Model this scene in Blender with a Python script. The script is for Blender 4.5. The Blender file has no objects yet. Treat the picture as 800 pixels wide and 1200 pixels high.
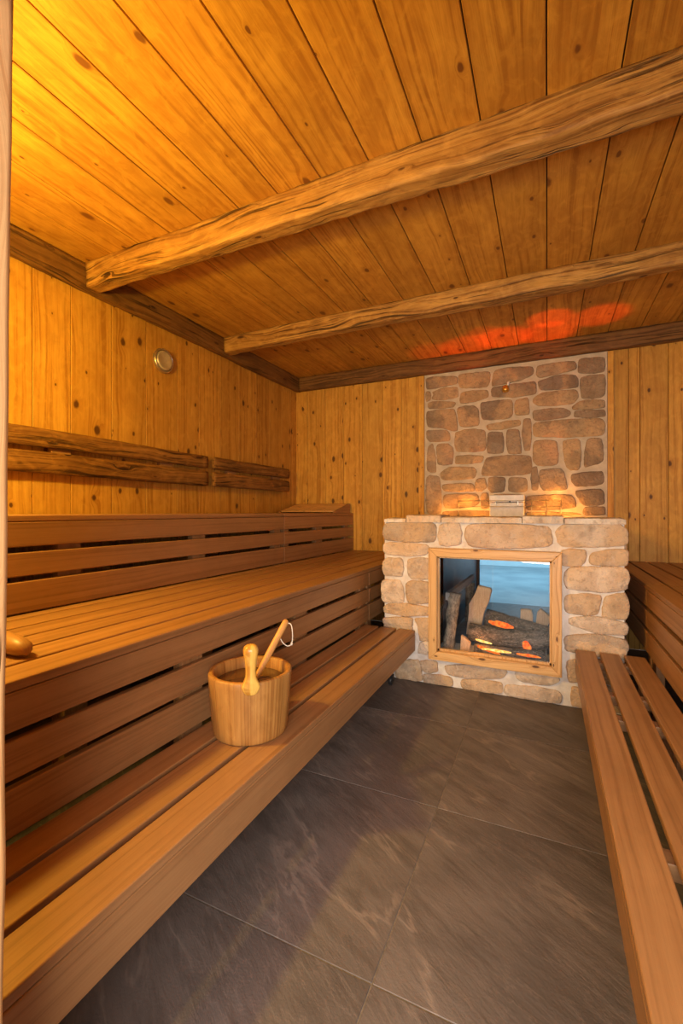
import bpy, bmesh, math, random
from mathutils import Vector, Matrix, noise
R = math.radians
scene = bpy.context.scene
COL = scene.collection

# ------------------------------------------------------------------ nodes
class NT:
    """small helper to wire a node material"""
    def __init__(self, name):
        self.m = bpy.data.materials.new(name); self.m.use_nodes = True
        self.t = self.m.node_tree; self.t.nodes.clear()
        self.out = self.t.nodes.new('ShaderNodeOutputMaterial')
    def n(self, typ, ins=None, **kw):
        nd = self.t.nodes.new(typ)
        for k, v in kw.items(): setattr(nd, k, v)
        for k, v in (ins or {}).items():
            s = nd.inputs[k]
            if isinstance(v, bpy.types.NodeSocket): self.t.links.new(v, s)
            else: s.default_value = v
        return nd
    def math(self, op, a, b=0.0, c=0.0, clamp=False):
        nd = self.t.nodes.new('ShaderNodeMath'); nd.operation = op; nd.use_clamp = clamp
        for i, v in enumerate((a, b, c)):
            if isinstance(v, bpy.types.NodeSocket): self.t.links.new(v, nd.inputs[i])
            else: nd.inputs[i].default_value = v
        return nd.outputs[0]
    def mix(self, f, a, b, mode='MIX'):
        nd = self.t.nodes.new('ShaderNodeMix'); nd.data_type = 'RGBA'; nd.blend_type = mode
        for i, v in ((0, f), (6, a), (7, b)):
            if isinstance(v, bpy.types.NodeSocket): self.t.links.new(v, nd.inputs[i])
            else: nd.inputs[i].default_value = v if i == 0 else (*v, 1)
        return nd.outputs[2]
    def noise(self, vec, scale=1.0, detail=3.0, rough=0.55, dist=0.0):
        nd = self.n('ShaderNodeTexNoise', {'Vector': vec, 'Scale': scale, 'Detail': detail, 'Roughness': rough, 'Distortion': dist})
        return nd.outputs[0]
    def ramp(self, f, stops):
        nd = self.t.nodes.new('ShaderNodeValToRGB'); self.t.links.new(f, nd.inputs[0])
        el = nd.color_ramp.elements
        while len(el) < len(stops): el.new(0.5)
        for e, (p, c) in zip(el, stops):
            e.position = p; e.color = (c, c, c, 1) if isinstance(c, (int, float)) else (*c, 1)
        return nd.outputs[0]
    def sstep(self, v, a, b, lo=0.0, hi=1.0):
        nd = self.n('ShaderNodeMapRange', {'Value': v, 'From Min': a, 'From Max': b, 'To Min': lo, 'To Max': hi})
        nd.interpolation_type = 'SMOOTHSTEP'
        return nd.outputs[0]
    def comb(self, x, y, z):
        return self.n('ShaderNodeCombineXYZ', {0: x, 1: y, 2: z}).outputs[0]
    def bump(self, h, strength=0.3, dist=0.004):
        return self.n('ShaderNodeBump', {'Height': h, 'Strength': strength, 'Distance': dist}).outputs[0]
    def bsdf(self, **ins):
        b = self.n('ShaderNodeBsdfPrincipled', {k.replace('_', ' '): v for k, v in ins.items()})
        self.t.links.new(b.outputs[0], self.out.inputs[0])
        return b

def wood_mat(name, dark, mid, light, knots=0.0, knot_scale=(4.5, 7.0), grain=34.0, contrast=1.0,
             cracks=0.0, rough=0.55, bump=0.35, plank_var=0.25, blotch=0.35, spec=0.35, knot_r=0.13, knot_col=(0.07, 0.025, 0.01), wander=0.16, mottle=0.0):
    t = NT(name)
    uv = t.n('ShaderNodeUVMap').outputs[0]
    sp = t.n('ShaderNodeSeparateXYZ', {0: uv}); u, v = sp.outputs[0], sp.outputs[1]
    rnd = t.n('ShaderNodeAttribute', attribute_name='rnd').outputs['Fac']
    off = t.math('MULTIPLY', rnd, 53.0)
    u2 = t.math('ADD', u, t.math('MULTIPLY', rnd, 31.7)); v2 = t.math('ADD', v, t.math('MULTIPLY', rnd, 17.3))
    # slow wandering of the grain
    low = t.noise(t.comb(t.math('MULTIPLY', u2, 1.1), t.math('MULTIPLY', v2, 3.0), off), 1.0, 2.0)
    phase = t.math('ADD', v2, t.math('MULTIPLY', t.math('SUBTRACT', low, 0.5), wander))
    kmask = None
    if knots > 0:
        kv = t.comb(t.math('MULTIPLY', u2, knot_scale[0]), t.math('MULTIPLY', v2, knot_scale[1]), 0.0)
        vo = t.n('ShaderNodeTexVoronoi', {'Vector': kv, 'Scale': 1.0, 'Randomness': 1.0}, voronoi_dimensions='2D')
        d = vo.outputs['Distance']
        cs = t.n('ShaderNodeSeparateColor', {0: vo.outputs['Color']})
        gate = t.math('LESS_THAN', cs.outputs[0], knots)
        dn = t.math('ADD', d, t.math('MULTIPLY', t.math('SUBTRACT', t.noise(kv, 3.0, 3.0), 0.5), 0.16))
        size = t.math('MULTIPLY_ADD', t.math('POWER', cs.outputs[1], 2.0), knot_r * 1.3, knot_r * 0.35)
        kmask = t.math('MULTIPLY', gate, t.sstep(t.math('DIVIDE', dn, size), 0.45, 1.0, 1.0, 0.0))
        halo = t.math('MULTIPLY', gate, t.sstep(t.math('DIVIDE', dn, size), 0.6, 3.2, 1.0, 0.0))
        phase = t.math('ADD', phase, t.math('MULTIPLY', t.math('MULTIPLY', halo, halo), 0.035))
    band = t.noise(t.comb(t.math('MULTIPLY', u2, 0.45), t.math('MULTIPLY', phase, grain), off), 1.0, 2.5, 0.6)
    fine = t.noise(t.comb(t.math('MULTIPLY', u2, 7.0), t.math('MULTIPLY', phase, grain * 8), off), 1.0, 2.0, 0.6)
    c = 0.16 / contrast
    g = t.sstep(band, 0.5 - c * 1.3, 0.5 + c * 1.3)
    col = t.mix(g, mid, light)
    dk = t.sstep(band, 0.36, 0.5 - 0.02, 1.0, 0.0)
    col = t.mix(t.math('MULTIPLY', dk, min(1.0, 0.55 * contrast)), col, dark)
    col = t.mix(t.math('MULTIPLY', t.sstep(fine, 0.35, 0.7, 1.0, 0.0), 0.28 * contrast, clamp=True), col, dark)
    bl = t.noise(t.comb(t.math('MULTIPLY', u2, 2.2), t.math('MULTIPLY', v2, 5.0), off), 1.0, 3.0, 0.6)
    col = t.mix(t.math('MULTIPLY', t.sstep(bl, 0.35, 0.7, 1.0, 0.0), blotch), col, tuple(0.55 * m + 0.45 * d for m, d in zip(mid, dark)))
    if mottle:   # silky sheen of planed softwood, painted in as light and dark mottles
        mo = t.noise(t.comb(t.math('MULTIPLY', u2, 9.0), t.math('MULTIPLY', v2, 16.0), off), 1.0, 4.0, 0.62, 0.8)
        col = t.mix(t.math('MULTIPLY', t.sstep(mo, 0.45, 0.68), mottle), col, light)
        col = t.mix(t.math('MULTIPLY', t.sstep(mo, 0.26, 0.46, 1.0, 0.0), mottle * 0.7), col, dark)
    if kmask is not None:
        col = t.mix(t.math('MULTIPLY', halo, 0.4), col, tuple(0.5 * m + 0.5 * d for m, d in zip(mid, dark)))
        col = t.mix(t.math('MULTIPLY', kmask, 0.9), col, knot_col)
    h = t.math('ADD', t.math('MULTIPLY', band, 0.7), t.math('MULTIPLY', fine, 0.3))
    if cracks > 0:
        cr = t.noise(t.comb(t.math('MULTIPLY', u2, 1.7), t.math('MULTIPLY', phase, 62.0), off), 1.0, 3.0, 0.62, 0.3)
        cl = t.sstep(cr, 0.40 - 0.09 + 0.03 * cracks, 0.47, 1.0, 0.0)
        patch = t.sstep(t.noise(t.comb(t.math('MULTIPLY', u2, 1.6), t.math('MULTIPLY', v2, 7.0), off), 1.0, 2.0), 0.38, 0.6)
        cl = t.math('MULTIPLY', cl, patch)
        col = t.mix(t.math('MULTIPLY', cl, 0.85), col, tuple(0.25 * d for d in dark))
        h = t.math('SUBTRACT', h, t.math('MULTIPLY', cl, 1.6))
    wn = t.n('ShaderNodeTexWhiteNoise', {'W': t.math('MULTIPLY', rnd, 977.0)}, noise_dimensions='1D').outputs[0]
    val = t.math('MULTIPLY_ADD', wn, plank_var, 1.0 - plank_var * 0.5)
    col = t.n('ShaderNodeHueSaturation', {'Color': col, 'Value': val}).outputs[0]
    rg = t.math('MULTIPLY_ADD', band, -0.15, rough + 0.08)
    t.bsdf(Base_Color=col, Roughness=rg, Normal=t.bump(h, bump, 0.004), **{'Specular_IOR_Level': spec})
    return t.m

def stone_mat(name, grit=1.0, spec=0.25, crust=False):
    t = NT(name)
    tint = t.n('ShaderNodeAttribute', attribute_name='tint').outputs['Color']
    co = t.n('ShaderNodeTexCoord').outputs['Object']
    n1 = t.noise(co, 7.0, 4.0, 0.6, 0.4); n2 = t.noise(co, 38.0, 4.0, 0.65); n3 = t.noise(co, 2.6, 3.0, 0.5, 0.6)
    col = t.mix(t.math('MULTIPLY', t.sstep(n1, 0.38, 0.62), 0.5), tint, t.mix(1.0, tint, (0.62, 0.52, 0.44), 'MULTIPLY'))
    col = t.mix(t.math('MULTIPLY', t.sstep(n3, 0.45, 0.62), 0.6), col, (0.62, 0.42, 0.235))
    n5 = t.noise(co, 4.5, 3.0, 0.6, 0.8); col = t.mix(t.math('MULTIPLY', t.sstep(n5, 0.54, 0.68), 0.55), col, (0.33, 0.25, 0.19) if crust else (0.21, 0.16, 0.12))
    col = t.mix(t.math('MULTIPLY', t.sstep(n2, 0.52, 0.7), 0.5 * grit), col, (0.20, 0.13, 0.085))
    n4 = t.noise(co, 16.0, 5.0, 0.7, 1.2)
    col = t.mix(t.math('MULTIPLY', t.sstep(n4, 0.56, 0.7), 0.45), col, (0.66, 0.58, 0.49) if crust else (0.20, 0.15, 0.115))
    h = t.math('ADD', t.math('MULTIPLY', n1, 0.9), t.math('ADD', t.math('MULTIPLY', n2, 0.45), t.math('MULTIPLY', n4, 0.5)))
    t.bsdf(Base_Color=col, Roughness=0.8, Normal=t.bump(h, 0.9, 0.03), **{'Specular_IOR_Level': spec})
    return t.m

def mortar_mat(name, c1, c2):
    t = NT(name)
    co = t.n('ShaderNodeTexCoord').outputs['Object']
    n1 = t.noise(co, 9.0, 4.0, 0.6); n2 = t.noise(co, 90.0, 3.0, 0.6)
    col = t.mix(t.sstep(n1, 0.35, 0.65), c1, c2)
    t.bsdf(Base_Color=col, Roughness=0.9, Normal=t.bump(t.math('ADD', n1, t.math('MULTIPLY', n2, 0.3)), 0.6, 0.012))
    return t.m

def slate_mat():
    t = NT('slate_tile')
    co = t.n('ShaderNodeTexCoord').outputs['Object']
    rnd = t.n('ShaderNodeAttribute', attribute_name='rnd').outputs['Fac']
    sp = t.n('ShaderNodeSeparateXYZ', {0: co}); x, y = sp.outputs[0], sp.outputs[1]
    a = R(58)   # the cleft ridges run on a diagonal over the tiles
    s = t.math('ADD', t.math('MULTIPLY', x, math.cos(a)), t.math('MULTIPLY', y, math.sin(a)))
    q = t.math('SUBTRACT', t.math('MULTIPLY', y, math.cos(a)), t.math('MULTIPLY', x, math.sin(a)))
    rz = t.math('MULTIPLY', rnd, 41.0)
    wv = t.comb(t.math('MULTIPLY', s, 1.6), t.math('MULTIPLY', q, 1.0), rz)
    big = t.noise(t.comb(t.math('MULTIPLY', q, 1.3), t.math('MULTIPLY', s, 4.6), rz), 1.0, 5.0, 0.58, 0.4)
    med = t.noise(t.comb(t.math('MULTIPLY', q, 4.0), t.math('MULTIPLY', s, 14.0), rz), 1.0, 6.0, 0.65, 0.25)
    fine = t.noise(t.comb(x, y, rz), 130.0, 3.0, 0.6)
    cloud = t.noise(t.comb(x, y, rz), 2.2, 3.0, 0.55)
    ridge = t.sstep(t.math('ABSOLUTE', t.math('SUBTRACT', big, 0.5)), 0.0, 0.028, 1.0, 0.0)
    ridge = t.math('MULTIPLY', ridge, t.sstep(cloud, 0.42, 0.62))
    rid2 = t.math('MULTIPLY', t.sstep(t.math('ABSOLUTE', t.math('SUBTRACT', med, 0.5)), 0.0, 0.02, 1.0, 0.0), t.sstep(cloud, 0.35, 0.65, 1.0, 0.0))
    col = t.mix(t.sstep(cloud, 0.3, 0.7), (0.094, 0.078, 0.073), (0.150, 0.124, 0.114))
    col = t.mix(t.math('MULTIPLY', t.sstep(med, 0.45, 0.7), 0.5), col, (0.065, 0.05, 0.045))
    col = t.mix(t.math('MULTIPLY', ridge, 0.6), col, (0.24, 0.19, 0.165))
    col = t.mix(t.math('MULTIPLY', rid2, 0.3), col, (0.22, 0.17, 0.15))
    h = t.math('ADD', t.math('MULTIPLY', big, 1.6), t.math('ADD', t.math('MULTIPLY', med, 0.6), t.math('MULTIPLY', fine, 0.12)))
    t.bsdf(Base_Color=col, Roughness=t.sstep(med, 0.2, 0.8, 0.5, 0.68), Normal=t.bump(h, 0.65, 0.012), **{'Specular_IOR_Level': 0.4})
    return t.m

def flat_mat(name, c, rough=0.5, metal=0.0, nscale=0.0, c2=None, bump=0.2, spec=0.5):
    t = NT(name)
    col = (*c, 1); kw = {}
    if nscale:
        co = t.n('ShaderNodeTexCoord').outputs['Object']
        n = t.noise(co, nscale, 4.0, 0.6)
        col = t.mix(t.sstep(n, 0.3, 0.7), c, c2 or tuple(0.6 * k for k in c))
        kw['Normal'] = t.bump(n, bump, 0.004)
    t.bsdf(Base_Color=col, Roughness=rough, Metallic=metal, Specular_IOR_Level=spec, **kw)
    return t.m

def glass_mat():
    t = NT('clear_glass')
    tr = t.n('ShaderNodeBsdfTransparent', {0: (0.93, 0.96, 0.97, 1)}); gl = t.n('ShaderNodeBsdfGlossy', {0: (1, 1, 1, 1), 'Roughness': 0.02})
    fr = t.n('ShaderNodeFresnel', {'IOR': 1.45})
    mx = t.n('ShaderNodeMixShader', {0: t.math('MULTIPLY_ADD', fr.outputs[0], 0.9, 0.01), 1: tr.outputs[0], 2: gl.outputs[0]})
    t.t.links.new(mx.outputs[0], t.out.inputs[0])
    return t.m

def emit_mat(name, c1, c2, strength, nscale=30.0):
    t = NT(name)
    co = t.n('ShaderNodeTexCoord').outputs['Object']
    col = t.mix(t.sstep(t.noise(co, nscale, 3.0, 0.6), 0.35, 0.65), c1, c2)
    e = t.n('ShaderNodeEmission', {'Color': col, 'Strength': strength})
    t.t.links.new(e.outputs[0], t.out.inputs[0])
    return t.m

def log_mat(name, c1, c2, c3, stretch=5.0):
    t = NT(name)
    uv = t.n('ShaderNodeUVMap').outputs[0]
    sp = t.n('ShaderNodeSeparateXYZ', {0: uv}); u, v = sp.outputs[0], sp.outputs[1]
    rnd = t.n('ShaderNodeAttribute', attribute_name='rnd').outputs['Fac']
    p = t.comb(t.math('MULTIPLY', u, 14.0), t.math('MULTIPLY', v, 14.0 * stretch), t.math('MULTIPLY', rnd, 60.0))
    n1 = t.noise(p, 1.0, 4.0, 0.62, 0.5); n2 = t.noise(p, 4.5, 3.0, 0.6)
    col = t.mix(t.sstep(n1, 0.38, 0.6), c1, c2)
    col = t.mix(t.math('MULTIPLY', t.sstep(n2, 0.5, 0.68), 0.7), col, c3)
    t.bsdf(Base_Color=col, Roughness=0.85, Normal=t.bump(t.math('ADD', n1, t.math('MULTIPLY', n2, 0.5)), 0.8, 0.012))
    return t.m

M = {}
M['bench'] = wood_mat('bench_alder', (0.175, 0.08, 0.030), (0.305, 0.152, 0.060), (0.40, 0.212, 0.09), grain=48, contrast=0.7, rough=0.42, bump=0.12, plank_var=0.2, blotch=0.35, spec=0.45, wander=.045, mottle=.18)
M['pine'] = wood_mat('knotty_pine', (0.29, 0.12, 0.018), (0.54, 0.28, 0.045), (0.70, 0.41, 0.08), knots=0.42, knot_scale=(4.2, 7.0), grain=40, contrast=1.05, bump=0.35, plank_var=0.34, blotch=0.5, knot_r=0.13, wander=.10, mottle=.35)
M['ceil'] = wood_mat('ceiling_pine', (0.24, 0.092, 0.014), (0.46, 0.225, 0.032), (0.62, 0.345, 0.058), knots=0.42, knot_scale=(3.2, 6.0), grain=38, contrast=1.15, bump=0.4, plank_var=0.24, blotch=0.7, knot_r=0.105, knot_col=(0.13, 0.045, 0.012), wander=.10, mottle=.4)
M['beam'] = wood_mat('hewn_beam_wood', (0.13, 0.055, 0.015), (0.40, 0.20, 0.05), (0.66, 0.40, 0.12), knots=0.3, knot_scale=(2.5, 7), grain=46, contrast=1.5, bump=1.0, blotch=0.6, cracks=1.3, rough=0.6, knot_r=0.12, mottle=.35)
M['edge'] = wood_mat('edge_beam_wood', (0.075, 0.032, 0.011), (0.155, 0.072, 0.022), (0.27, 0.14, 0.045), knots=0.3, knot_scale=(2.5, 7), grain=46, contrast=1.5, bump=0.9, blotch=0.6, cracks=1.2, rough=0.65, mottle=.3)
M['rail'] = wood_mat('weathered_rail_wood', (0.085, 0.034, 0.010), (0.25, 0.115, 0.03), (0.42, 0.22, 0.06), knots=0.35, knot_scale=(3.0, 9), grain=52, contrast=1.6, bump=0.9, blotch=0.7, cracks=1.3, rough=0.62, mottle=.4)
M['post'] = wood_mat('larch_post', (0.48, 0.22, 0.08), (0.72, 0.42, 0.18), (0.82, 0.54, 0.26), knots=0.3, knot_scale=(2.2, 8), grain=90, contrast=0.9, bump=0.2, blotch=0.2)
M['frame'] = wood_mat('oiled_oak_frame', (0.36, 0.17, 0.05), (0.64, 0.38, 0.15), (0.76, 0.50, 0.23), knots=0.3, knot_scale=(6, 16), grain=90, contrast=1.1, bump=0.25, blotch=0.3, rough=0.4)
M['bucket'] = wood_mat('worn_bucket_wood', (0.20, 0.08, 0.018), (0.36, 0.165, 0.038), (0.56, 0.30, 0.085), grain=110, contrast=0.9, bump=0.3, blotch=0.5, rough=0.4, plank_var=0.12, wander=.02, mottle=.3)
M['bucket_grip'] = wood_mat('varnished_grip_wood', (0.34, 0.12, 0.015), (0.64, 0.34, 0.05), (0.85, 0.56, 0.13), grain=60, contrast=1.1, bump=0.25, blotch=0.8, rough=0.25, mottle=.6, wander=.03)
M['ladle'] = wood_mat('ladle_wood', (0.34, 0.15, 0.04), (0.55, 0.28, 0.08), (0.66, 0.38, 0.13), grain=60, contrast=1.0, bump=0.2, blotch=0.5, rough=0.4, mottle=.3, wander=.03)
M['tip'] = flat_mat('reddish_end_grain', (0.42, 0.13, 0.02), 0.4, nscale=60, c2=(0.62, 0.26, 0.04))
M['stone_back'] = stone_mat('wall_stone', 1.0)
M['stone_front'] = stone_mat('hearth_stone', 0.7, crust=True)
M['mortar_back'] = mortar_mat('wall_mortar', (0.50, 0.44, 0.35), (0.62, 0.55, 0.45))
M['felt'] = flat_mat('black_felt', (0.03, 0.016, 0.008), 0.95)
M['mortar_front'] = mortar_mat('hearth_mortar', (0.56, 0.51, 0.46), (0.72, 0.68, 0.63))
M['slate'] = slate_mat()
M['grout'] = flat_mat('tile_grout', (0.20, 0.165, 0.13), 0.9, nscale=60)
M['glass'] = glass_mat()
M['black'] = flat_mat('firebox_steel', (0.016, 0.017, 0.021), 0.5, 0.0, 12.0, (0.010, 0.011, 0.014), 0.1)
M['tray'] = flat_mat('ash_tray', (0.09, 0.10, 0.11), 0.6, 0.0, 22.0, (0.05, 0.055, 0.06), 0.4)
M['bark'] = log_mat('grey_bark', (0.17, 0.125, 0.105), (0.055, 0.045, 0.04), (0.34, 0.28, 0.25), 1.6)
M['bark_pale'] = log_mat('pale_bark', (0.42, 0.34, 0.26), (0.20, 0.155, 0.12), (0.06, 0.048, 0.04), 1.8)
M['split'] = log_mat('split_log_wood', (0.74, 0.54, 0.40), (0.62, 0.42, 0.30), (0.42, 0.27, 0.18), 9.0)
M['greysplit'] = log_mat('grey_split_wood', (0.42, 0.42, 0.42), (0.33, 0.33, 0.33), (0.22, 0.21, 0.20), 8.0)
M['ember'] = emit_mat('glowing_ember', (1.0, 0.07, 0.006), (1.0, 0.26, 0.03), 1.3, 38)
M['flame'] = emit_mat('bright_flame', (1.0, 0.34, 0.03), (1.0, 0.66, 0.22), 2.0, 45)
M['steel'] = flat_mat('brushed_steel', (0.62, 0.58, 0.50), 0.32, 0.9, 60, (0.5, 0.46, 0.4), 0.05)
M['disk'] = flat_mat('cream_valve_disk', (0.60, 0.55, 0.46), 0.35, 0.35, 9, (0.42, 0.37, 0.29), 0.08)
M['white'] = flat_mat('white_enamel', (0.9, 0.9, 0.93), 0.4, 0, 20, (0.76, 0.76, 0.79), 0.03)
M['dark'] = flat_mat('dark_rubber', (0.02, 0.02, 0.022), 0.4)
M['brass'] = flat_mat('brass', (0.78, 0.47, 0.10), 0.3, 0.8, 50, (0.6, 0.33, 0.07), 0.05)
M['cord'] = flat_mat('cotton_cord', (0.80, 0.74, 0.62), 0.9, nscale=300, c2=(0.62, 0.56, 0.44))
M['water'] = flat_mat('brown_infusion_water', (0.10, 0.042, 0.014), 0.06, 0, 0, spec=0.6)
M['plaster'] = flat_mat('pale_plaster', (0.78, 0.80, 0.81), 0.8, 0, 5, (0.70, 0.73, 0.75), 0.1)
M['paleslab'] = flat_mat('pale_wet_slabs', (0.24, 0.28, 0.30), 0.3, 0, 2.0, (0.13, 0.165, 0.19), 0.4)

# ------------------------------------------------------------------ mesh builder
class MB:
    def __init__(s): s.v = []; s.f = []; s.uv = []; s.r = []; s.t = []; s.sm = []
    def face(s, idx, uvs, rnd=0.0, tint=(1, 1, 1), smooth=False):
        s.f.append(idx); s.uv.append(uvs); s.r.append(rnd); s.t.append(tint); s.sm.append(smooth)
    def box(s, lo, hi, axis=1, rnd=None, tint=(1, 1, 1)):
        if rnd is None: rnd = random.random()
        b = len(s.v)
        for i in range(8): s.v.append(((hi if i & 1 else lo)[0], (hi if i & 2 else lo)[1], (hi if i & 4 else lo)[2]))
        for q, nrm in (((0, 2, 3, 1), 2), ((4, 5, 7, 6), 2), ((0, 1, 5, 4), 1), ((2, 6, 7, 3), 1), ((0, 4, 6, 2), 0), ((1, 3, 7, 5), 0)):
            axes = [a for a in (0, 1, 2) if a != nrm]
            if axis in axes: ua = axis; va = [a for a in axes if a != axis][0]
            else: ua, va = axes
            s.face([b + k for k in q], [(s.v[b + k][ua], s.v[b + k][va] + 0.13 * nrm) for k in q], rnd, tint)
        return s
    def sweep(s, rings, closed=True, caps=True, us=None, rnd=0.0, tint=(1, 1, 1), smooth=True, capsmooth=False):
        """rings: lists of equal length of points"""
        b = len(s.v); n = len(rings[0])
        if us is None:
            us = [0.0]
            for i in range(1, len(rings)):
                c0 = sum((Vector(p) for p in rings[i - 1]), Vector()) / n; c1 = sum((Vector(p) for p in rings[i]), Vector()) / n
                us.append(us[-1] + max((c1 - c0).length, 0.001))
        per = [0.0]
        rr = rings[len(rings) // 2]
        for j in range(1, n + 1): per.append(per[-1] + (Vector(rr[j % n]) - Vector(rr[j - 1])).length)
        for r in rings:
            for p in r: s.v.append(tuple(p))
        for i in range(len(rings) - 1):
            for j in range(n if closed else n - 1):
                k = (j + 1) % n
                s.face([b + i * n + j, b + i * n + k, b + (i + 1) * n + k, b + (i + 1) * n + j],
                       [(us[i], per[j]), (us[i], per[j + 1]), (us[i + 1], per[j + 1]), (us[i + 1], per[j])], rnd, tint, smooth)
        if caps:
            for ri, rev in ((0, True), (len(rings) - 1, False)):
                idx = [b + ri * n + j for j in range(n)]
                if rev: idx = idx[::-1]
                c = Vector(rings[ri][0])
                ax = (Vector(rings[ri][n // 4]) - c); bx = (Vector(rings[ri][n // 2]) - c)
                uvs = [((Vector(s.v[k]) - c).dot(ax.normalized() if ax.length else Vector((1, 0, 0))), (Vector(s.v[k]) - c).dot(bx.normalized() if bx.length else Vector((0, 1, 0)))) for k in idx]
                s.face(idx, uvs, rnd, tint, capsmooth)
        return s
    def build(s, name, mat, parent=None, loc=None, bevel=0.0, seg=2, fixn=True):
        me = bpy.data.meshes.new(name); me.from_pydata(s.v, [], s.f); me.update()
        me.uv_layers.new(name='UVMap'); me.attributes.new('rnd', 'FLOAT', 'CORNER'); me.attributes.new('tint', 'FLOAT_COLOR', 'CORNER')
        uvl = me.uv_layers['UVMap']; ra = me.attributes['rnd']; ta = me.attributes['tint']
        k = 0
        for i, f in enumerate(s.f):
            me.polygons[i].use_smooth = s.sm[i]
            for j in range(len(f)):
                uvl.data[k].uv = s.uv[i][j]; ra.data[k].value = s.r[i]; ta.data[k].color = (*s.t[i], 1); k += 1
        if fixn:
            bm = bmesh.new(); bm.from_mesh(me); bmesh.ops.recalc_face_normals(bm, faces=bm.faces); bm.to_mesh(me); bm.free()
        me.materials.append(mat)
        o = bpy.data.objects.new(name, me); COL.objects.link(o)
        if parent: o.parent = parent
        if loc: o.location = loc
        if bevel:
            m = o.modifiers.new('bevel', 'BEVEL'); m.width = bevel; m.segments = seg; m.limit_method = 'ANGLE'; m.harden_normals = False
        return o

def tag(o, label=None, cat=None, group=None, kind=None):
    if label: o['label'] = label
    if cat: o['category'] = cat
    if group: o['group'] = group
    if kind: o['kind'] = kind
    return o
def thing(name, label, cat, loc, rot=(0, 0, 0), group=None):
    o = bpy.data.objects.new(name, None); COL.objects.link(o); o.location = loc; o.rotation_euler = rot; o.empty_display_size = 0.05
    return tag(o, label, cat, group)
def struct(o): o['kind'] = 'structure'; return o
def rel(mb, loc):
    """shift a builder's world coordinates so that they are local to a thing at loc"""
    mb.v = [(a - loc[0], b - loc[1], c - loc[2]) for a, b, c in mb.v]; return mb
def circle(c, r, ax, ay, n=24, ph=0.0):
    c = Vector(c); ax = Vector(ax); ay = Vector(ay)
    return [c + ax * (r * math.cos(ph + 2 * math.pi * k / n)) + ay * (r * math.sin(ph + 2 * math.pi * k / n)) for k in range(n)]
def tube(mb, pts, rad, n=12, rnd=0.0, bumpy=0.0, squash=1.0):
    pts = [Vector(p) for p in pts]; rings = []
    rad = rad if isinstance(rad, (list, tuple)) else [rad] * len(pts)
    ref = None
    for i, p in enumerate(pts):
        d = (pts[min(i + 1, len(pts) - 1)] - pts[max(i - 1, 0)]).normalized()
        if ref is None: ref = Vector((0, 0, 1)) if abs(d.z) < 0.9 else Vector((1, 0, 0))
        ax = d.cross(ref).normalized(); ay = d.cross(ax).normalized(); ref = ay.cross(d) if False else ref
        ring = circle(p, rad[i], ax, ay * squash, n)
        if bumpy: ring = [q + (q - p).normalized() * bumpy * noise.noise(q * 22 + Vector((rnd * 30, 0, 0))) for q in ring]
        rings.append(ring)
    mb.sweep(rings, rnd=rnd); return mb
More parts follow.
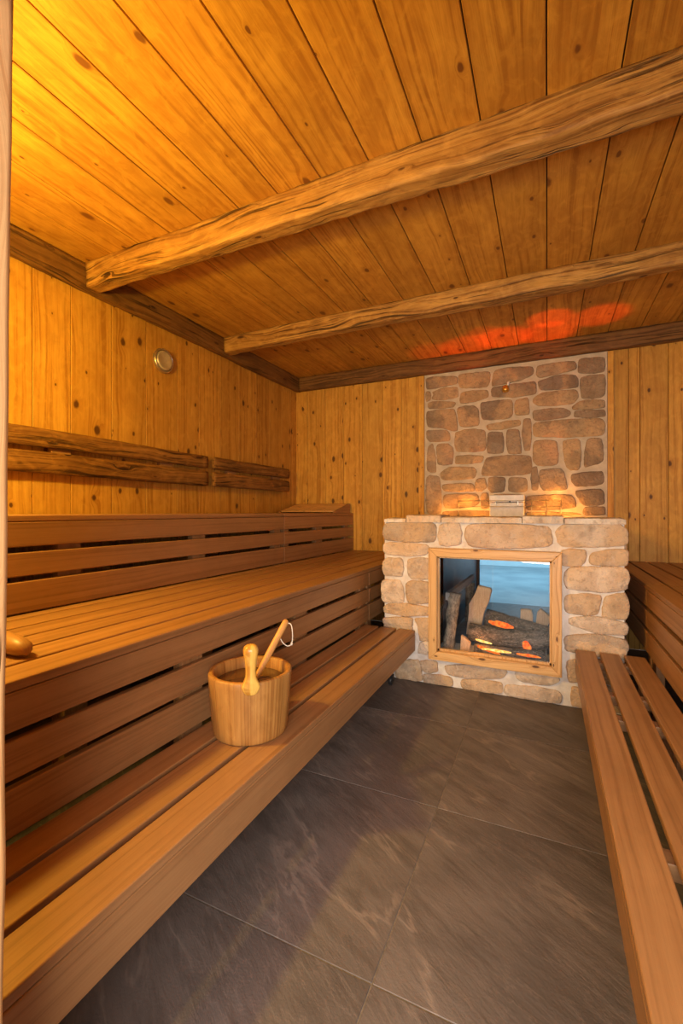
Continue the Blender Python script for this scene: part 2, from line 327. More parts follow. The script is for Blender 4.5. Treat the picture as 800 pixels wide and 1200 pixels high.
BACK_STONES = [
    [(-1.245,2.812),(-1.187,2.826),(-0.902,2.796),(-0.896,2.711),(-1.057,2.702),(-1.23,2.687),(-1.242,2.761)],
    [(-0.882,2.815),(-0.56,2.8),(-0.553,2.758),(-0.573,2.637),(-0.861,2.658),(-0.886,2.731)],
    [(-0.501,2.805),(-0.374,2.817),(-0.139,2.798),(-0.127,2.715),(-0.249,2.671),(-0.437,2.648),(-0.534,2.639),(-0.527,2.713)],
    [(-0.521,2.631),(-0.274,2.634),(-0.121,2.642),(-0.103,2.607),(-0.109,2.509),(-0.274,2.501),(-0.534,2.523),(-0.54,2.592)],
    [(-1.172,2.651),(-1.043,2.686),(-0.896,2.676),(-0.886,2.562),(-1.114,2.551),(-1.179,2.58),(-1.158,2.621)],
    [(-1.248,2.663),(-1.198,2.657),(-1.191,2.574),(-1.245,2.555)],
    [(-0.847,2.614),(-0.579,2.61),(-0.573,2.528),(-0.725,2.496),(-0.861,2.489),(-0.868,2.546)],
    [(-1.223,2.527),(-1.172,2.546),(-0.93,2.518),(-0.916,2.495),(-0.944,2.455),(-1.216,2.465)],
    [(-1.238,2.441),(-0.923,2.439),(-0.902,2.296),(-0.896,2.197),(-0.944,2.194),(-1.071,2.246),(-1.216,2.258),(-1.238,2.325)],
    [(-0.902,2.451),(-0.725,2.454),(-0.678,2.415),(-0.665,2.234),(-0.861,2.236),(-0.878,2.294)],
    [(-0.658,2.482),(-0.33,2.481),(-0.33,2.327),(-0.361,2.283),(-0.632,2.289),(-0.645,2.384)],
    [(-0.294,2.466),(-0.184,2.48),(-0.171,2.4),(-0.171,2.307),(-0.3,2.313),(-0.307,2.414)],
    [(-0.592,2.235),(-0.323,2.259),(-0.261,2.26),(-0.249,2.199),(-0.399,2.178),(-0.566,2.171)],
    [(-1.238,2.224),(-1.014,2.209),(-0.979,2.161),(-0.979,2.09),(-1.201,2.094),(-1.238,2.137)],
    [(-0.916,2.17),(-0.82,2.198),(-0.605,2.188),(-0.595,1.954),(-0.902,1.965),(-0.923,2.03),(-0.916,2.114)],
    [(-1.129,2.028),(-1.1,2.062),(-0.986,2.055),(-0.947,2.003),(-0.947,1.826),(-1.114,1.826)],
    [(-1.223,2.034),(-1.172,2.074),(-1.143,1.972),(-1.129,1.748),(-1.172,1.742),(-1.238,1.774)],
    [(-0.573,2.151),(-0.424,2.146),(-0.414,1.923),(-0.579,1.928),(-0.579,2.049)],
    [(-0.386,2.164),(-0.267,2.161),(-0.243,1.946),(-0.249,1.907),(-0.374,1.914),(-0.386,2.036)],
    [(-0.226,2.264),(-0.153,2.264),(-0.147,2.099),(-0.159,1.941),(-0.214,1.932),(-0.235,2.105)],
    [(-0.916,1.923),(-0.619,1.907),(-0.632,1.832),(-0.916,1.825)],
    [(-1.078,1.739),(-0.986,1.799),(-0.725,1.788),(-0.692,1.738),(-0.712,1.663),(-1.043,1.652),(-1.078,1.689)],
    [(-1.245,1.716),(-1.093,1.696),(-1.078,1.539),(-1.071,1.281),(-1.245,1.281)],
    [(-1.064,1.61),(-0.739,1.615),(-0.712,1.559),(-0.725,1.524),(-1.043,1.526)],
    [(-0.698,1.653),(-0.605,1.663),(-0.586,1.57),(-0.632,1.529),(-0.701,1.531)],
    [(-0.592,1.885),(-0.374,1.894),(-0.151,1.882),(-0.145,1.691),(-0.348,1.685),(-0.638,1.688),(-0.638,1.736)],
    [(-0.566,1.672),(-0.399,1.666),(-0.412,1.518),(-0.54,1.507),(-0.573,1.556)],
    [(-0.367,1.658),(-0.194,1.653),(-0.188,1.534),(-0.224,1.508),(-0.367,1.513)],
    [(-1.043,1.495),(-0.685,1.503),(-0.665,1.392),(-0.725,1.358),(-1.029,1.338),(-1.05,1.424)],
    [(-0.642,1.499),(-0.573,1.501),(-0.56,1.337),(-0.645,1.337)],
    [(-1.057,1.31),(-0.54,1.316),(-0.534,1.255),(-1.057,1.252)],
    [(-0.54,1.487),(-0.2,1.481),(-0.2,1.269),(-0.514,1.255)],
    [(-0.129,2.032),(0.089,2.017),(0.101,1.797),(0.066,1.773),(-0.087,1.774),(-0.129,1.821)],
    [(-0.147,1.756),(-0.093,1.767),(-0.081,1.531),(-0.147,1.526)],
    [(-0.069,1.734),(0.135,1.732),(0.164,1.641),(0.181,1.525),(-0.028,1.517),(-0.069,1.583)],
    [(-0.196,1.468),(-0.016,1.471),(0.204,1.474),(0.249,1.423),(0.26,1.346),(0.031,1.322),(-0.196,1.315)],
    [(-0.196,1.302),(0.238,1.298),(0.327,1.271),(-0.196,1.256)],
    [(0.135,2.014),(0.299,2.021),(0.294,1.725),(0.215,1.716),(0.17,1.756)],
    [(0.354,2.017),(0.479,2.015),(0.495,1.791),(0.327,1.736),(0.338,1.887)],
    [(0.215,1.677),(0.49,1.698),(0.495,1.568),(0.26,1.549),(0.221,1.601)],
    [(0.249,1.511),(0.49,1.525),(0.501,1.37),(0.327,1.365),(0.282,1.435)],
    [(0.327,1.346),(0.501,1.352),(0.506,1.271),(0.327,1.271)],
    [(-0.129,2.211),(-0.028,2.222),(0.479,2.215),(0.506,2.145),(0.495,2.034),(-0.135,2.067)],
    [(-0.093,2.798),(0.249,2.8),(0.26,2.71),(0.124,2.697),(-0.063,2.669),(-0.099,2.707)],
    [(-0.087,2.64),(0.124,2.677),(0.249,2.655),(0.277,2.607),(0.271,2.531),(-0.063,2.539)],
    [(-0.135,2.455),(-0.051,2.518),(0.26,2.514),(0.277,2.43),(0.226,2.372),(-0.075,2.383),(-0.123,2.421)],
    [(-0.129,2.343),(0.147,2.344),(0.209,2.297),(0.192,2.248),(-0.099,2.228),(-0.129,2.264)],
    [(0.282,2.808),(0.501,2.801),(0.503,2.652),(0.277,2.67)],
    [(0.294,2.63),(0.501,2.634),(0.506,2.454),(0.479,2.407),(0.305,2.42)],
    [(0.226,2.346),(0.294,2.396),(0.501,2.386),(0.503,2.306),(0.238,2.313)],
    [(0.243,2.3),(0.503,2.293),(0.506,2.219),(0.249,2.236)]]
FRONT_STONES = [
    [(-1.17,1.185),(-1.144,1.216),(-0.788,1.219),(-0.759,1.191),(-0.768,1.07),(-1.028,1.073),(-1.16,1.079),(-1.181,1.134)],
    [(-1.176,1.043),(-1.133,1.06),(-0.827,1.054),(-0.807,1.006),(-0.857,0.965),(-1.144,0.963),(-1.176,0.992)],
    [(-1.176,0.911),(-1.144,0.933),(-1.018,0.934),(-1.018,0.8),(-1.165,0.801),(-1.181,0.86)],
    [(-0.977,0.936),(-0.802,0.948),(-0.802,0.794),(-0.937,0.785),(-0.977,0.812)],
    [(-1.186,0.759),(-1.039,0.763),(-1.013,0.681),(-1.013,0.591),(-1.176,0.587),(-1.192,0.657)],
    [(-0.982,0.762),(-0.817,0.768),(-0.802,0.687),(-0.817,0.608),(-0.967,0.59),(-0.992,0.672)],
    [(-1.176,0.543),(-1.123,0.583),(-0.807,0.582),(-0.802,0.514),(-1.028,0.492),(-1.17,0.503)],
    [(-1.176,0.462),(-0.942,0.486),(-0.947,0.411),(-1.178,0.416)],
    [(-0.926,0.477),(-0.807,0.49),(-0.807,0.33),(-0.886,0.315),(-0.891,0.413)],
    [(-0.881,0.301),(-0.802,0.311),(-0.802,0.229),(-0.896,0.216)],
    [(-0.73,1.201),(-0.598,1.226),(-0.579,1.175),(-0.575,1.062),(-0.73,1.047),(-0.739,1.134)],
    [(-0.535,1.191),(-0.482,1.215),(0.008,1.206),(0.027,1.141),(0.021,1.062),(-0.364,1.041),(-0.512,1.051),(-0.543,1.128)],
    [(0.053,1.171),(0.098,1.214),(0.415,1.225),(0.459,1.178),(0.456,1.083),(0.073,1.063)],
    [(0.092,1.043),(0.224,1.048),(0.23,1.006),(0.205,0.946),(0.092,0.943)],
    [(0.26,1.035),(0.456,1.063),(0.464,1.002),(0.456,0.958),(0.26,0.951)],
    [(0.111,0.901),(0.149,0.931),(0.456,0.948),(0.467,0.881),(0.456,0.805),(0.345,0.783),(0.111,0.787)],
    [(0.105,0.743),(0.321,0.761),(0.291,0.626),(0.111,0.623)],
    [(0.345,0.749),(0.45,0.785),(0.467,0.718),(0.461,0.616),(0.321,0.615)],
    [(0.136,0.59),(0.248,0.615),(0.456,0.595),(0.464,0.515),(0.297,0.509),(0.136,0.547)],
    [(0.111,0.473),(0.297,0.502),(0.456,0.487),(0.464,0.407),(0.356,0.392),(0.174,0.367),(0.111,0.373)],
    [(-0.692,0.155),(-0.543,0.183),(-0.278,0.198),(-0.256,0.165),(-0.301,0.116),(-0.543,0.083),(-0.666,0.089)],
    [(-0.2,0.192),(0.057,0.202),(0.073,0.165),(0.016,0.121),(-0.189,0.122)],
    [(-0.876,0.16),(-0.759,0.177),(-0.749,0.102),(-0.827,0.08),(-0.866,0.103)],
    [(-0.852,0.066),(-0.645,0.075),(-0.635,0.005),(-0.852,-0.002)],
    [(-0.567,0.073),(-0.29,0.094),(-0.29,0.009),(-0.567,-0.002)],
    [(-0.273,0.084),(0.078,0.097),(0.088,0.007),(-0.267,-0.005)],
    [(-1.08,0.131),(-0.896,0.167),(-0.876,0.102),(-0.866,0.01),(-1.07,-0.008)],
    [(0.119,0.297),(0.164,0.315),(0.199,0.298),(0.199,0.174),(0.129,0.162)],
    [(0.149,0.132),(0.204,0.13),(0.219,0.014),(0.149,0.012)],
    [(-1.17,0.03),(-1.1,0.03),(-1.09,0.22),(-1.17,0.23)],
    [(-1.17,0.26),(-0.96,0.26),(-0.94,0.42),(-1.17,0.44)],
    [(0.28,0.03),(0.45,0.02),(0.46,0.16),(0.28,0.17)],
    [(0.27,0.2),(0.45,0.19),(0.46,0.33),(0.28,0.34)],
    [(0.17,0.37),(0.45,0.36),(0.45,0.44),(0.17,0.45)]]
# ------------------------------------------------------------------ the room
# +Y runs into the sauna, X to the right; metres; the floor is z = 0
XL, XR, YB, YF, ZC = -2.96, 1.50, 4.95, 0.33, 3.02
random.seed(7)
# floor: slate tiles of about 0.8 m laid on grout
mb = MB(); g = 0.0022
xs = [-0.438 + 0.8 * k for k in range(-4, 4)]; ys = [1.134 + 0.797 * k for k in range(-3, 5)]
for x in xs:
    for y in ys:
        x0, x1 = max(x + g, XL), min(x + 0.8 - g, XR + 0.9); y0, y1 = y + g, min(y + 0.797 - g, YB)
        if x1 > x0 and y1 > y0: mb.box((x0, y0, -0.02), (x1, y1, 0.0), 1, random.random())
fl = struct(mb.build('floor', M['slate'], bevel=0.0012, seg=1))
mb = MB(); mb.box((XL - 0.1, -1.6, -0.06), (XR + 0.9, YB, -0.0025)); struct(mb.build('floor_grout', M['grout']))
fl2 = fl

def planks_wall(name, axis, pos, out, seams, z0, z1, mat, gap=0.004, thick=0.02):
    """vertical boards; axis 'x' = wall at x=pos with boards along y, 'y' the reverse; out = +1/-1 outward side"""
    mb = MB()
    for a, b in zip(seams[:-1], seams[1:]):
        if axis == 'x': mb.box((min(pos, pos + out * thick), a + gap / 2, z0), (max(pos, pos + out * thick), b - gap / 2, z1), 2)
        else: mb.box((a + gap / 2, min(pos, pos + out * thick), z0), (b - gap / 2, max(pos, pos + out * thick), z1), 2)
    # the black felt behind the boards
    q = 0.045
    if axis == 'x': lo, hi = (pos + out * thick, seams[0], z0), (pos + out * (thick + q), seams[-1], z1)
    else: lo, hi = (seams[0], pos + out * thick, z0), (seams[-1], pos + out * (thick + q), z1)
    w = struct(mb.build(name, mat, bevel=0.002, seg=1))
    fb = MB(); fb.box(tuple(map(min, lo, hi)), tuple(map(max, lo, hi)), 2); f = fb.build('backing', M['felt'], w)
    return w

planks_wall('wall_left', 'x', XL, -1, [YF - .15, .46, .74, 1.02, 1.32, 1.703, 1.952, 2.266, 2.576, 2.914, 3.178, 3.475, 3.771, 4.074, 4.34, 4.60, 4.80, YB + .02], 0, ZC, M['pine'])
planks_wall('wall_back', 'y', YB, 1, [XL - .02, -2.797, -2.538, -2.289, -2.037, -1.774, -1.543, -1.29], 0, ZC, M['pine'])
planks_wall('wall_back.001', 'y', YB, 1, [0.53, 0.70, 0.79, 1.012, 1.22, XR + .02], 0, ZC, M['pine'])
planks_wall('wall_right', 'x', XR, 1, [YF - .15 + .27 * k for k in range(18)], 0, ZC, M['pine'])
# solid masonry behind the stone panel, with the see-through opening of the fireplace
mb = MB()
mb.box((-1.29, YB, 0), (-0.82, YB + .12, ZC), 2); mb.box((0.11, YB, 0), (0.53, YB + .12, ZC), 2); mb.box((-0.82, YB, 1.02), (0.11, YB + .12, ZC), 2); mb.box((-0.82, YB, 0), (0.11, YB + .12, 0.18), 2)
struct(mb.build('wall_back_masonry', M['mortar_back']))
# front wall with the open doorway the picture was taken from
fw = [XL - .02, -2.6, -2.3, -2.0, -1.7, -1.4, -1.12, -0.86, -0.69]
planks_wall('wall_front', 'y', YF - .10, -1, fw, 0, ZC, M['pine'])
planks_wall('wall_front.001', 'y', YF - .10, -1, [0.95, 1.2, XR + .02], 0, ZC, M['pine'])
planks_wall('wall_front.002', 'y', YF - .10, -1, [-0.69, -.4, -.1, .2, .5, .75, .95], 1.95, ZC, M['pine'])
# ceiling boards run into the room
mb = MB(); xx = [-0.002 + 0.2635 * k for k in range(-12, 7)]
random.seed(11)
for a, b in zip(xx[:-1], xx[1:]):
    a = max(a, XL - .02); b = min(b, XR + .02)
    if b - a > .02: mb.box((a + .0028, YF - .15, ZC), (b - .0028, YB + .02, ZC + .025), 1)
ce = struct(mb.build('ceiling', M['ceil'], bevel=0.002, seg=1))
mb = MB(); mb.box((XL - .05, YF - .15, ZC + .0255), (XR + .05, YB + .05, ZC + .06), 1); mb.build('backing', M['felt'], ce)

# ------------------------------------------------------------------ hewn beams
def hewn(name, mat, p0, p1, w, h, seed, label, cat, rough=0.008, group=None, segs=170, arris=0.012):
    """beam whose top face lies at z = p.z; w = width, h = drop"""
    p0 = Vector(p0); p1 = Vector(p1); d = (p1 - p0).normalized(); side = Vector((0, 0, 1)).cross(d).normalized()
    L = (p1 - p0).length; rings = []; us = []
    prof = []
    n = 9
    cs = [(-w / 2, 0), (-w / 2, -h), (w / 2, -h), (w / 2, 0)]
    for a, b in zip(cs, cs[1:] + cs[:1]):
        for k in range(n): prof.append((a[0] + (b[0] - a[0]) * k / n, a[1] + (b[1] - a[1]) * k / n))
    for i in range(segs + 1):
        s = L * i / segs; us.append(s); ring = []
        for (a, b) in prof:
            ca = max(0, abs(a) - (w / 2 - arris)); cb = max(0, -b - (h - arris)); 
            if ca > 0 and cb > 0:
                r = math.hypot(ca, cb)
                if r > arris: a -= math.copysign(ca * (1 - arris / r), a); b += cb * (1 - arris / r)
            pt = Vector((s * 1.3 + seed * 9, a * 9, b * 9))
            k1 = noise.noise(pt); k2 = noise.noise(Vector((s * 9 + seed * 5, a * 34, b * 34))) + .5 * noise.noise(Vector((s * 22 + seed * 5, a * 70, b * 70))); k3 = noise.noise(Vector((s * 0.8 + seed * 3, 0.5, 0.2)))
            f = 1.0 if b < -0.01 else 0.0
            nx = a / (w / 2); nz = min(1, -b / h)
            am = rough * (0.9 * k1 + 0.55 * k2 + 0.5 * k3)
            ring.append(p0 + d * s + side * (a + am * nx) + Vector((0, 0, b - f * am * nz)))
        rings.append(ring)
    m = MB(); m.sweep(rings, us=us, rnd=seed * 0.137 % 1)
    m.v = [(a - p0.x, b - p0.y, c - p0.z) for a, b, c in m.v]
    o = m.build(name, mat, loc=p0)
    return tag(o, label, cat, group)
hewn('ceiling_beam', M['beam'], (XL + .075, 2.065, ZC), (XR - .07, 2.065, ZC), 0.115, 0.165, 3, 'rough-hewn golden beam crossing the plank ceiling, the nearer and larger-looking of the two', 'beam', 0.010)
hewn('ceiling_beam', M['beam'], (XL + .075, 3.495, ZC), (XR - .07, 3.495, ZC), 0.115, 0.145, 8, 'rough-hewn beam crossing the plank ceiling just in front of the red glow above the fireplace', 'beam', 0.010)
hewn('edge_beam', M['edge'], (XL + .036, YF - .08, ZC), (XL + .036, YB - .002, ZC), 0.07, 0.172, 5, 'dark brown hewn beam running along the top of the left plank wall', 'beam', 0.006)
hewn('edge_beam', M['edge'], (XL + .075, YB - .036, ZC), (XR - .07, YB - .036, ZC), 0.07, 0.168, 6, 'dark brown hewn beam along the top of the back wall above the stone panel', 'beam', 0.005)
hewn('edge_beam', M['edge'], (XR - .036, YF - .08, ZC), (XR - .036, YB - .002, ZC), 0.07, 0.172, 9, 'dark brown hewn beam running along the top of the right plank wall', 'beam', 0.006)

# post of the doorway at the left edge of the picture
mb = MB(); rings = []; us = []
for i in range(121):
    z = 3.0 * i / 120; us.append(z)
    w = 0.006 * noise.noise(Vector((z * 1.7, 3.1, 0))) + 0.003 * noise.noise(Vector((z * 7, 1.1, 0))) + (0.006 * math.exp(-((z - .82) / .10) ** 2))
    xr = -0.6585 + 0.017 * (z - 1.3) + w; x0 = -0.81; y0, y1 = 0.232, 0.352; c = 0.010
    rings.append([(x0, y0, z), (xr - .05, y0, z), (xr - c, y0, z), (xr - .003, y0 + .003, z), (xr, y0 + c, z), (xr, (y0 + y1) / 2, z), (xr, y1 - c, z), (xr - .003, y1 - .003, z), (xr - c, y1, z), (xr - .05, y1, z), (x0, y1, z)])
mb.sweep(rings, us=us, rnd=.41); mb.v = [(a + .74, b - .29, c) for a, b, c in mb.v]
po = mb.build('door_post', M['post'], loc=(-.74, .29, 0)); tag(po, 'pale wooden post with a wavy edge standing at the left edge of the doorway', 'post')

# ------------------------------------------------------------------ stone work
def smooth_poly(p, it=2):
    for _ in range(it):
        q = []
        for i in range(len(p)):
            a = Vector(p[i]); b = Vector(p[(i + 1) % len(p)])
            q += [a * .88 + b * .12, a * .12 + b * .88] if _ == 0 else [a * .75 + b * .25, a * .25 + b * .75]
        p = q
    return p
def resample(p, n):
    L = [0]
    for i in range(len(p)): L.append(L[-1] + (p[(i + 1) % len(p)] - p[i]).length)
    out = []; j = 0
    for k in range(n):
        s = L[-1] * k / n
        while L[j + 1] < s: j += 1
        t = (s - L[j]) / max(1e-9, L[j + 1] - L[j]); out.append(p[j].lerp(p[(j + 1) % len(p)], t))
    return out
def stones(mb, polys, place, depth, back, tints, seed, n=44, jitter=0.007, grow=.004):
    """each polygon (a, b) becomes a cushion-shaped stone; place(a, b, out) gives the point"""
    rng = random.Random(seed)
    for si, poly in enumerate(polys):
        p = resample(smooth_poly([Vector(q) for q in poly]), n)
        c = sum(p, Vector((0, 0))) / n
        p = [c + (q - c) * (1 + grow / max((q - c).length, .01)) for q in p]
        d = depth * rng.uniform(.75, 1.25); sd = rng.uniform(0, 99); tilt = (rng.uniform(-.05, .05), rng.uniform(-.05, .05))
        br = rng.uniform(.9, 1.1); tint = tuple(k * br for k in rng.choice(tints))
        size = min((q - c).length for q in p); b0 = len(mb.v); rings = []
        for (ins, out) in ((0, -back), (0, -.004), (.0015, .45 * d), (.005, .80 * d), (.011, .97 * d), (.35, d), (.65, d * 1.03), (.88, d * 1.04)):
            ring = []
            for k, q in enumerate(p):
                r = q - c; L = r.length
                kk = max(.04, 1 - min(ins * 1.0 / max(L, .01), .45)) if ins < .05 else (1 - ins) * (1 - min(.011 / max(L, .01), .45))
                jx = jitter * noise.noise(Vector((q.x * 28, q.y * 28, sd)))
                pt = c + r * kk + r.normalized() * jx
                o = out
                if out > 0: o += (0.30 * d * noise.noise(Vector((pt.x * 13, pt.y * 13, sd))) + 0.16 * d * noise.noise(Vector((pt.x * 42, pt.y * 42, sd)))) * (1 if ins > .004 else .5) + (tilt[0] * (pt.x - c.x) + tilt[1] * (pt.y - c.y)) * .6
                ring.append(place(pt.x, pt.y, o))
            rings.append(ring)
        for ring in rings: mb.v += [tuple(q) for q in ring]
        for i in range(len(rings) - 1):
            for k in range(n):
                k2 = (k + 1) % n
                mb.face([b0 + i * n + k, b0 + i * n + k2, b0 + (i + 1) * n + k2, b0 + (i + 1) * n + k], [(0, 0)] * 4, 0, tint, True)
        mb.face([b0 + (len(rings) - 1) * n + k for k in range(n)], [(0, 0)] * n, 0, tint, True)
    return mb

TB = [(.38, .30, .21), (.43, .33, .22), (.35, .275, .20), (.46, .35, .22), (.29, .235, .185), (.40, .31, .225), (.33, .25, .185)]
TF = [(.64, .48, .32), (.66, .54, .42), (.54, .42, .30), (.68, .50, .33), (.50, .40, .30), (.68, .56, .44), (.60, .47, .36)]

pl = (-0.37, YB, 1.0)
sp_ = thing('stone_wall_panel', 'panel of brown irregular stones in grey mortar on the back wall above the fireplace', 'stone wall', pl)
mb = MB(); mb.box((-1.262, YB - .012, .2), (0.523, YB - .0005, ZC - .005), 2)
for a in range(0): pass
# the mortar bed leaves the fireplace tunnel free
mb = MB()
for lo, hi in (((-1.262, YB - .014, 0.002), (-0.83, YB - .0005, ZC - .17)), ((0.12, YB - .014, 0.002), (0.523, YB - .0005, ZC - .17)), ((-0.83, YB - .014, 1.03), (0.12, YB - .0005, ZC - .17))): mb.box(lo, hi, 2)
rel(mb, pl).build('mortar_bed', M['mortar_back'], sp_)
mb = MB(); stones(mb, BACK_STONES, lambda a, b, o: (a, YB - .013 - o, b), 0.016, .004, TB, 5, grow=.008)
rel(mb, pl).build('stone_facing', M['stone_back'], sp_)
mb = MB(); mb.box((-1.33, YB - .028, 0.84), (-1.266, YB - .0005, ZC - .172), 2, .2); struct(mb.build('trim_1', M['pine'], bevel=.003))
mb = MB(); mb.box((0.527, YB - .028, 0.84), (0.578, YB - .0005, ZC - .172), 2, .7); struct(mb.build('trim_2', M['pine'], bevel=.003))

# the fireplace: a stone block that stands out from the back wall, open on top behind its front wall
fp = (-0.36, 3.3, 0.0); Y0 = 3.3
FX0, FX1 = -1.168, 0.446
fire = thing('stone_fireplace', 'beige stone fireplace block with whitish mortar and a wood-framed glass front', 'fireplace', fp)
mb = MB()
TX0, TX1, TZ0, TZ1 = -0.775, 0.065, 0.235, 1.0      # opening behind the wooden frame
mb.box((FX0, Y0 + .012, 0.001), (TX0, Y0 + .34, 1.222), 2); mb.box((TX1, Y0 + .012, 0.001), (FX1, Y0 + .34, 1.222), 2)
mb.box((TX0, Y0 + .012, TZ1), (TX1, Y0 + .34, 1.222), 2); mb.box((TX0, Y0 + .012, 0.001), (TX1, Y0 + .34, TZ0), 2)
mb.box((FX0, Y0 + .34, 0.001), (FX0 + .22, YB - .016, 1.215), 2); mb.box((FX1 - .22, Y0 + .34, 0.001), (FX1, YB - .016, 1.215), 2)
rel(mb, fp).build('mortar_core', M['mortar_front'], fire)
mb = MB(); stones(mb, FRONT_STONES, lambda a, b, o: (a, Y0 + .014 - o, max(b, 0.002)), 0.017, .10, TF, 9, grow=.010)
# courses on the two flanks
rng = random.Random(4)
for xs_, sg in ((FX0, -1), (FX1, 1)):
    z = .03; polys = []
    while z < 1.16:
        h = rng.uniform(.11, .19); h = min(h, 1.2 - z); y = Y0 + .06
        while y < YB - .1:
            w = rng.uniform(.16, .38); w = min(w, YB - .03 - y)
            polys.append([(y + .01, z + .008), (y + w - .012, z + .01), (y + w - .01, z + h - .012), (y + .012, z + h - .008)]); y += w
        z += h
    stones(mb, polys, (lambda s, X: (lambda a, b, o: (X + s * (o - .002), a, b)))(sg, xs_), 0.018, .02, TF, 13 + sg, n=24)
rel(mb, fp).build('stone_facing', M['stone_front'], fire)
# pale capping stones of uneven height on the ledge
caps = [(-1.165, -0.99, 1.222, 1.252), (-0.985, -0.72, 1.222, 1.278), (-0.715, -0.16, 1.222, 1.266), (-0.155, 0.10, 1.222, 1.275), (0.105, 0.452, 1.222, 1.262)]
mb = MB()
for i, (a, b, c, d) in enumerate(caps):
    nx, ny = 26, 10; b0 = len(mb.v); t_ = random.Random(i).choice([(.74, .68, .60), (.80, .74, .66), (.70, .62, .52)])
    grid = []
    for iy in range(ny + 1):
        for ix in range(nx + 1):
            x = a + (b - a) * ix / nx; y = Y0 - .012 + .35 * iy / ny
            e = min(ix, nx - ix, iy, ny - iy)
            z = d + .006 * noise.noise(Vector((x * 16, y * 16, i))) + .003 * noise.noise(Vector((x * 60, y * 60, i))) - (.008 if e == 0 else (.002 if e == 1 else 0))
            if iy == 0: y += .007 * noise.noise(Vector((x * 18, 0, i * 3)))
            mb.v.append((x, y, z))
    for iy in range(ny):
        for ix in range(nx):
            k = b0 + iy * (nx + 1) + ix; mb.face([k, k + 1, k + nx + 2, k + nx + 1], [(0, 0)] * 4, 0, t_, True)
    b1 = len(mb.v)
    loop = [b0 + ix for ix in range(nx + 1)] + [b0 + iy * (nx + 1) + nx for iy in range(1, ny + 1)] + [b0 + ny * (nx + 1) + ix for ix in range(nx - 1, -1, -1)] + [b0 + iy * (nx + 1) for iy in range(ny - 1, 0, -1)]
    for k in loop: mb.v.append((mb.v[k][0], mb.v[k][1], c - .001))
    for j in range(len(loop)):
        j2 = (j + 1) % len(loop); mb.face([loop[j], b1 + j, b1 + j2, loop[j2]], [(0, 0)] * 4, 0, t_, False)
rel(mb, fp).build('capstones', M['stone_cap'] if 'stone_cap' in M else M['stone_front'], fire)
# wooden frame, mitred by hand as four boards in one piece
mb = MB()
ox0, ox1, oz0, oz1 = -0.803, 0.088, 0.203, 1.031; w_ = .062; yf, yb = Y0 - .052, Y0 + .014
ix0, ix1, iz0, iz1 = ox0 + w_, ox1 - w_, oz0 + w_, oz1 - w_
def mitre(o1, o2, i2, i1, axis, rnd):
    b = len(mb.v)
    for (x, z) in (o1, o2, i2, i1):
        mb.v.append((x, yf, z)); mb.v.append((x, yb, z))
    F = [[0, 2, 4, 6], [1, 7, 5, 3], [0, 1, 3, 2], [4, 5, 7, 6], [2, 3, 5, 4], [6, 7, 1, 0]]
    for f in F: mb.face([b + k for k in f], [((mb.v[b + k][0], mb.v[b + k][2] + mb.v[b + k][1]) if axis == 0 else (mb.v[b + k][2], mb.v[b + k][0] + mb.v[b + k][1])) for k in f], rnd)
mitre((ox0, oz1), (ox1, oz1), (ix1, iz1), (ix0, iz1), 0, .11); mitre((ox0, oz0), (ix0, iz0), (ix1, iz0), (ox1, oz0), 0, .35)
mitre((ox0, oz0), (ox0, oz1), (ix0, iz1), (ix0, iz0), 2, .62); mitre((ox1, oz0), (ix1, iz0), (ix1, iz1), (ox1, oz1), 2, .87)
fr = rel(mb, fp).build('window_frame', M['frame'], fire, bevel=.004)
fr['label'] = 'golden oak frame around the fireplace glass'
mb = MB()
for lo, hi in (((ix0, Y0 - .01, iz0), (ix0 + .012, Y0 + .02, iz1)), ((ix1 - .012, Y0 - .01, iz0), (ix1, Y0 + .02, iz1)), ((ix0, Y0 - .01, iz0), (ix1, Y0 + .02, iz0 + .014)), ((ix0, Y0 - .01, iz1 - .012), (ix1, Y0 + .02, iz1))): mb.box(lo, hi, 2)
b_ = rel(mb, fp).build('glazing_bead', M['frame'], fire)
mb = MB(); mb.box((ix0 + .002, Y0 + .0, iz0 + .002), (ix1 - .002, Y0 + .006, iz1 - .002)); rel(mb, fp).build('glass_pane', M['glass'], fire)
# steel firebox, a tunnel that runs through the back wall to a second pane
TY1 = 5.58
mb = MB()
mb.box((TX0 - .02, Y0 + .03, .19), (TX0 + .0, TY1, 1.02), 1); mb.box((TX1, Y0 + .03, .19), (TX1 + .02, TY1, 1.02), 1)
mb.box((TX0, Y0 + .03, 1.0), (TX1, TY1, 1.02), 1)
# frame of the far pane
mb.box((TX0, TY1 - .03, .21), (TX0 + .03, TY1, 1.0), 2); mb.box((TX1 - .03, TY1 - .03, .21), (TX1, TY1, 1.0), 2)
rel(mb, fp).build('firebox', M['black'], fire)
mb = MB(); mb.box((TX0, Y0 + .02, .19), (TX1, TY1, .212), 1); rel(mb, fp).build('firebox_floor', M['tray'], fire)

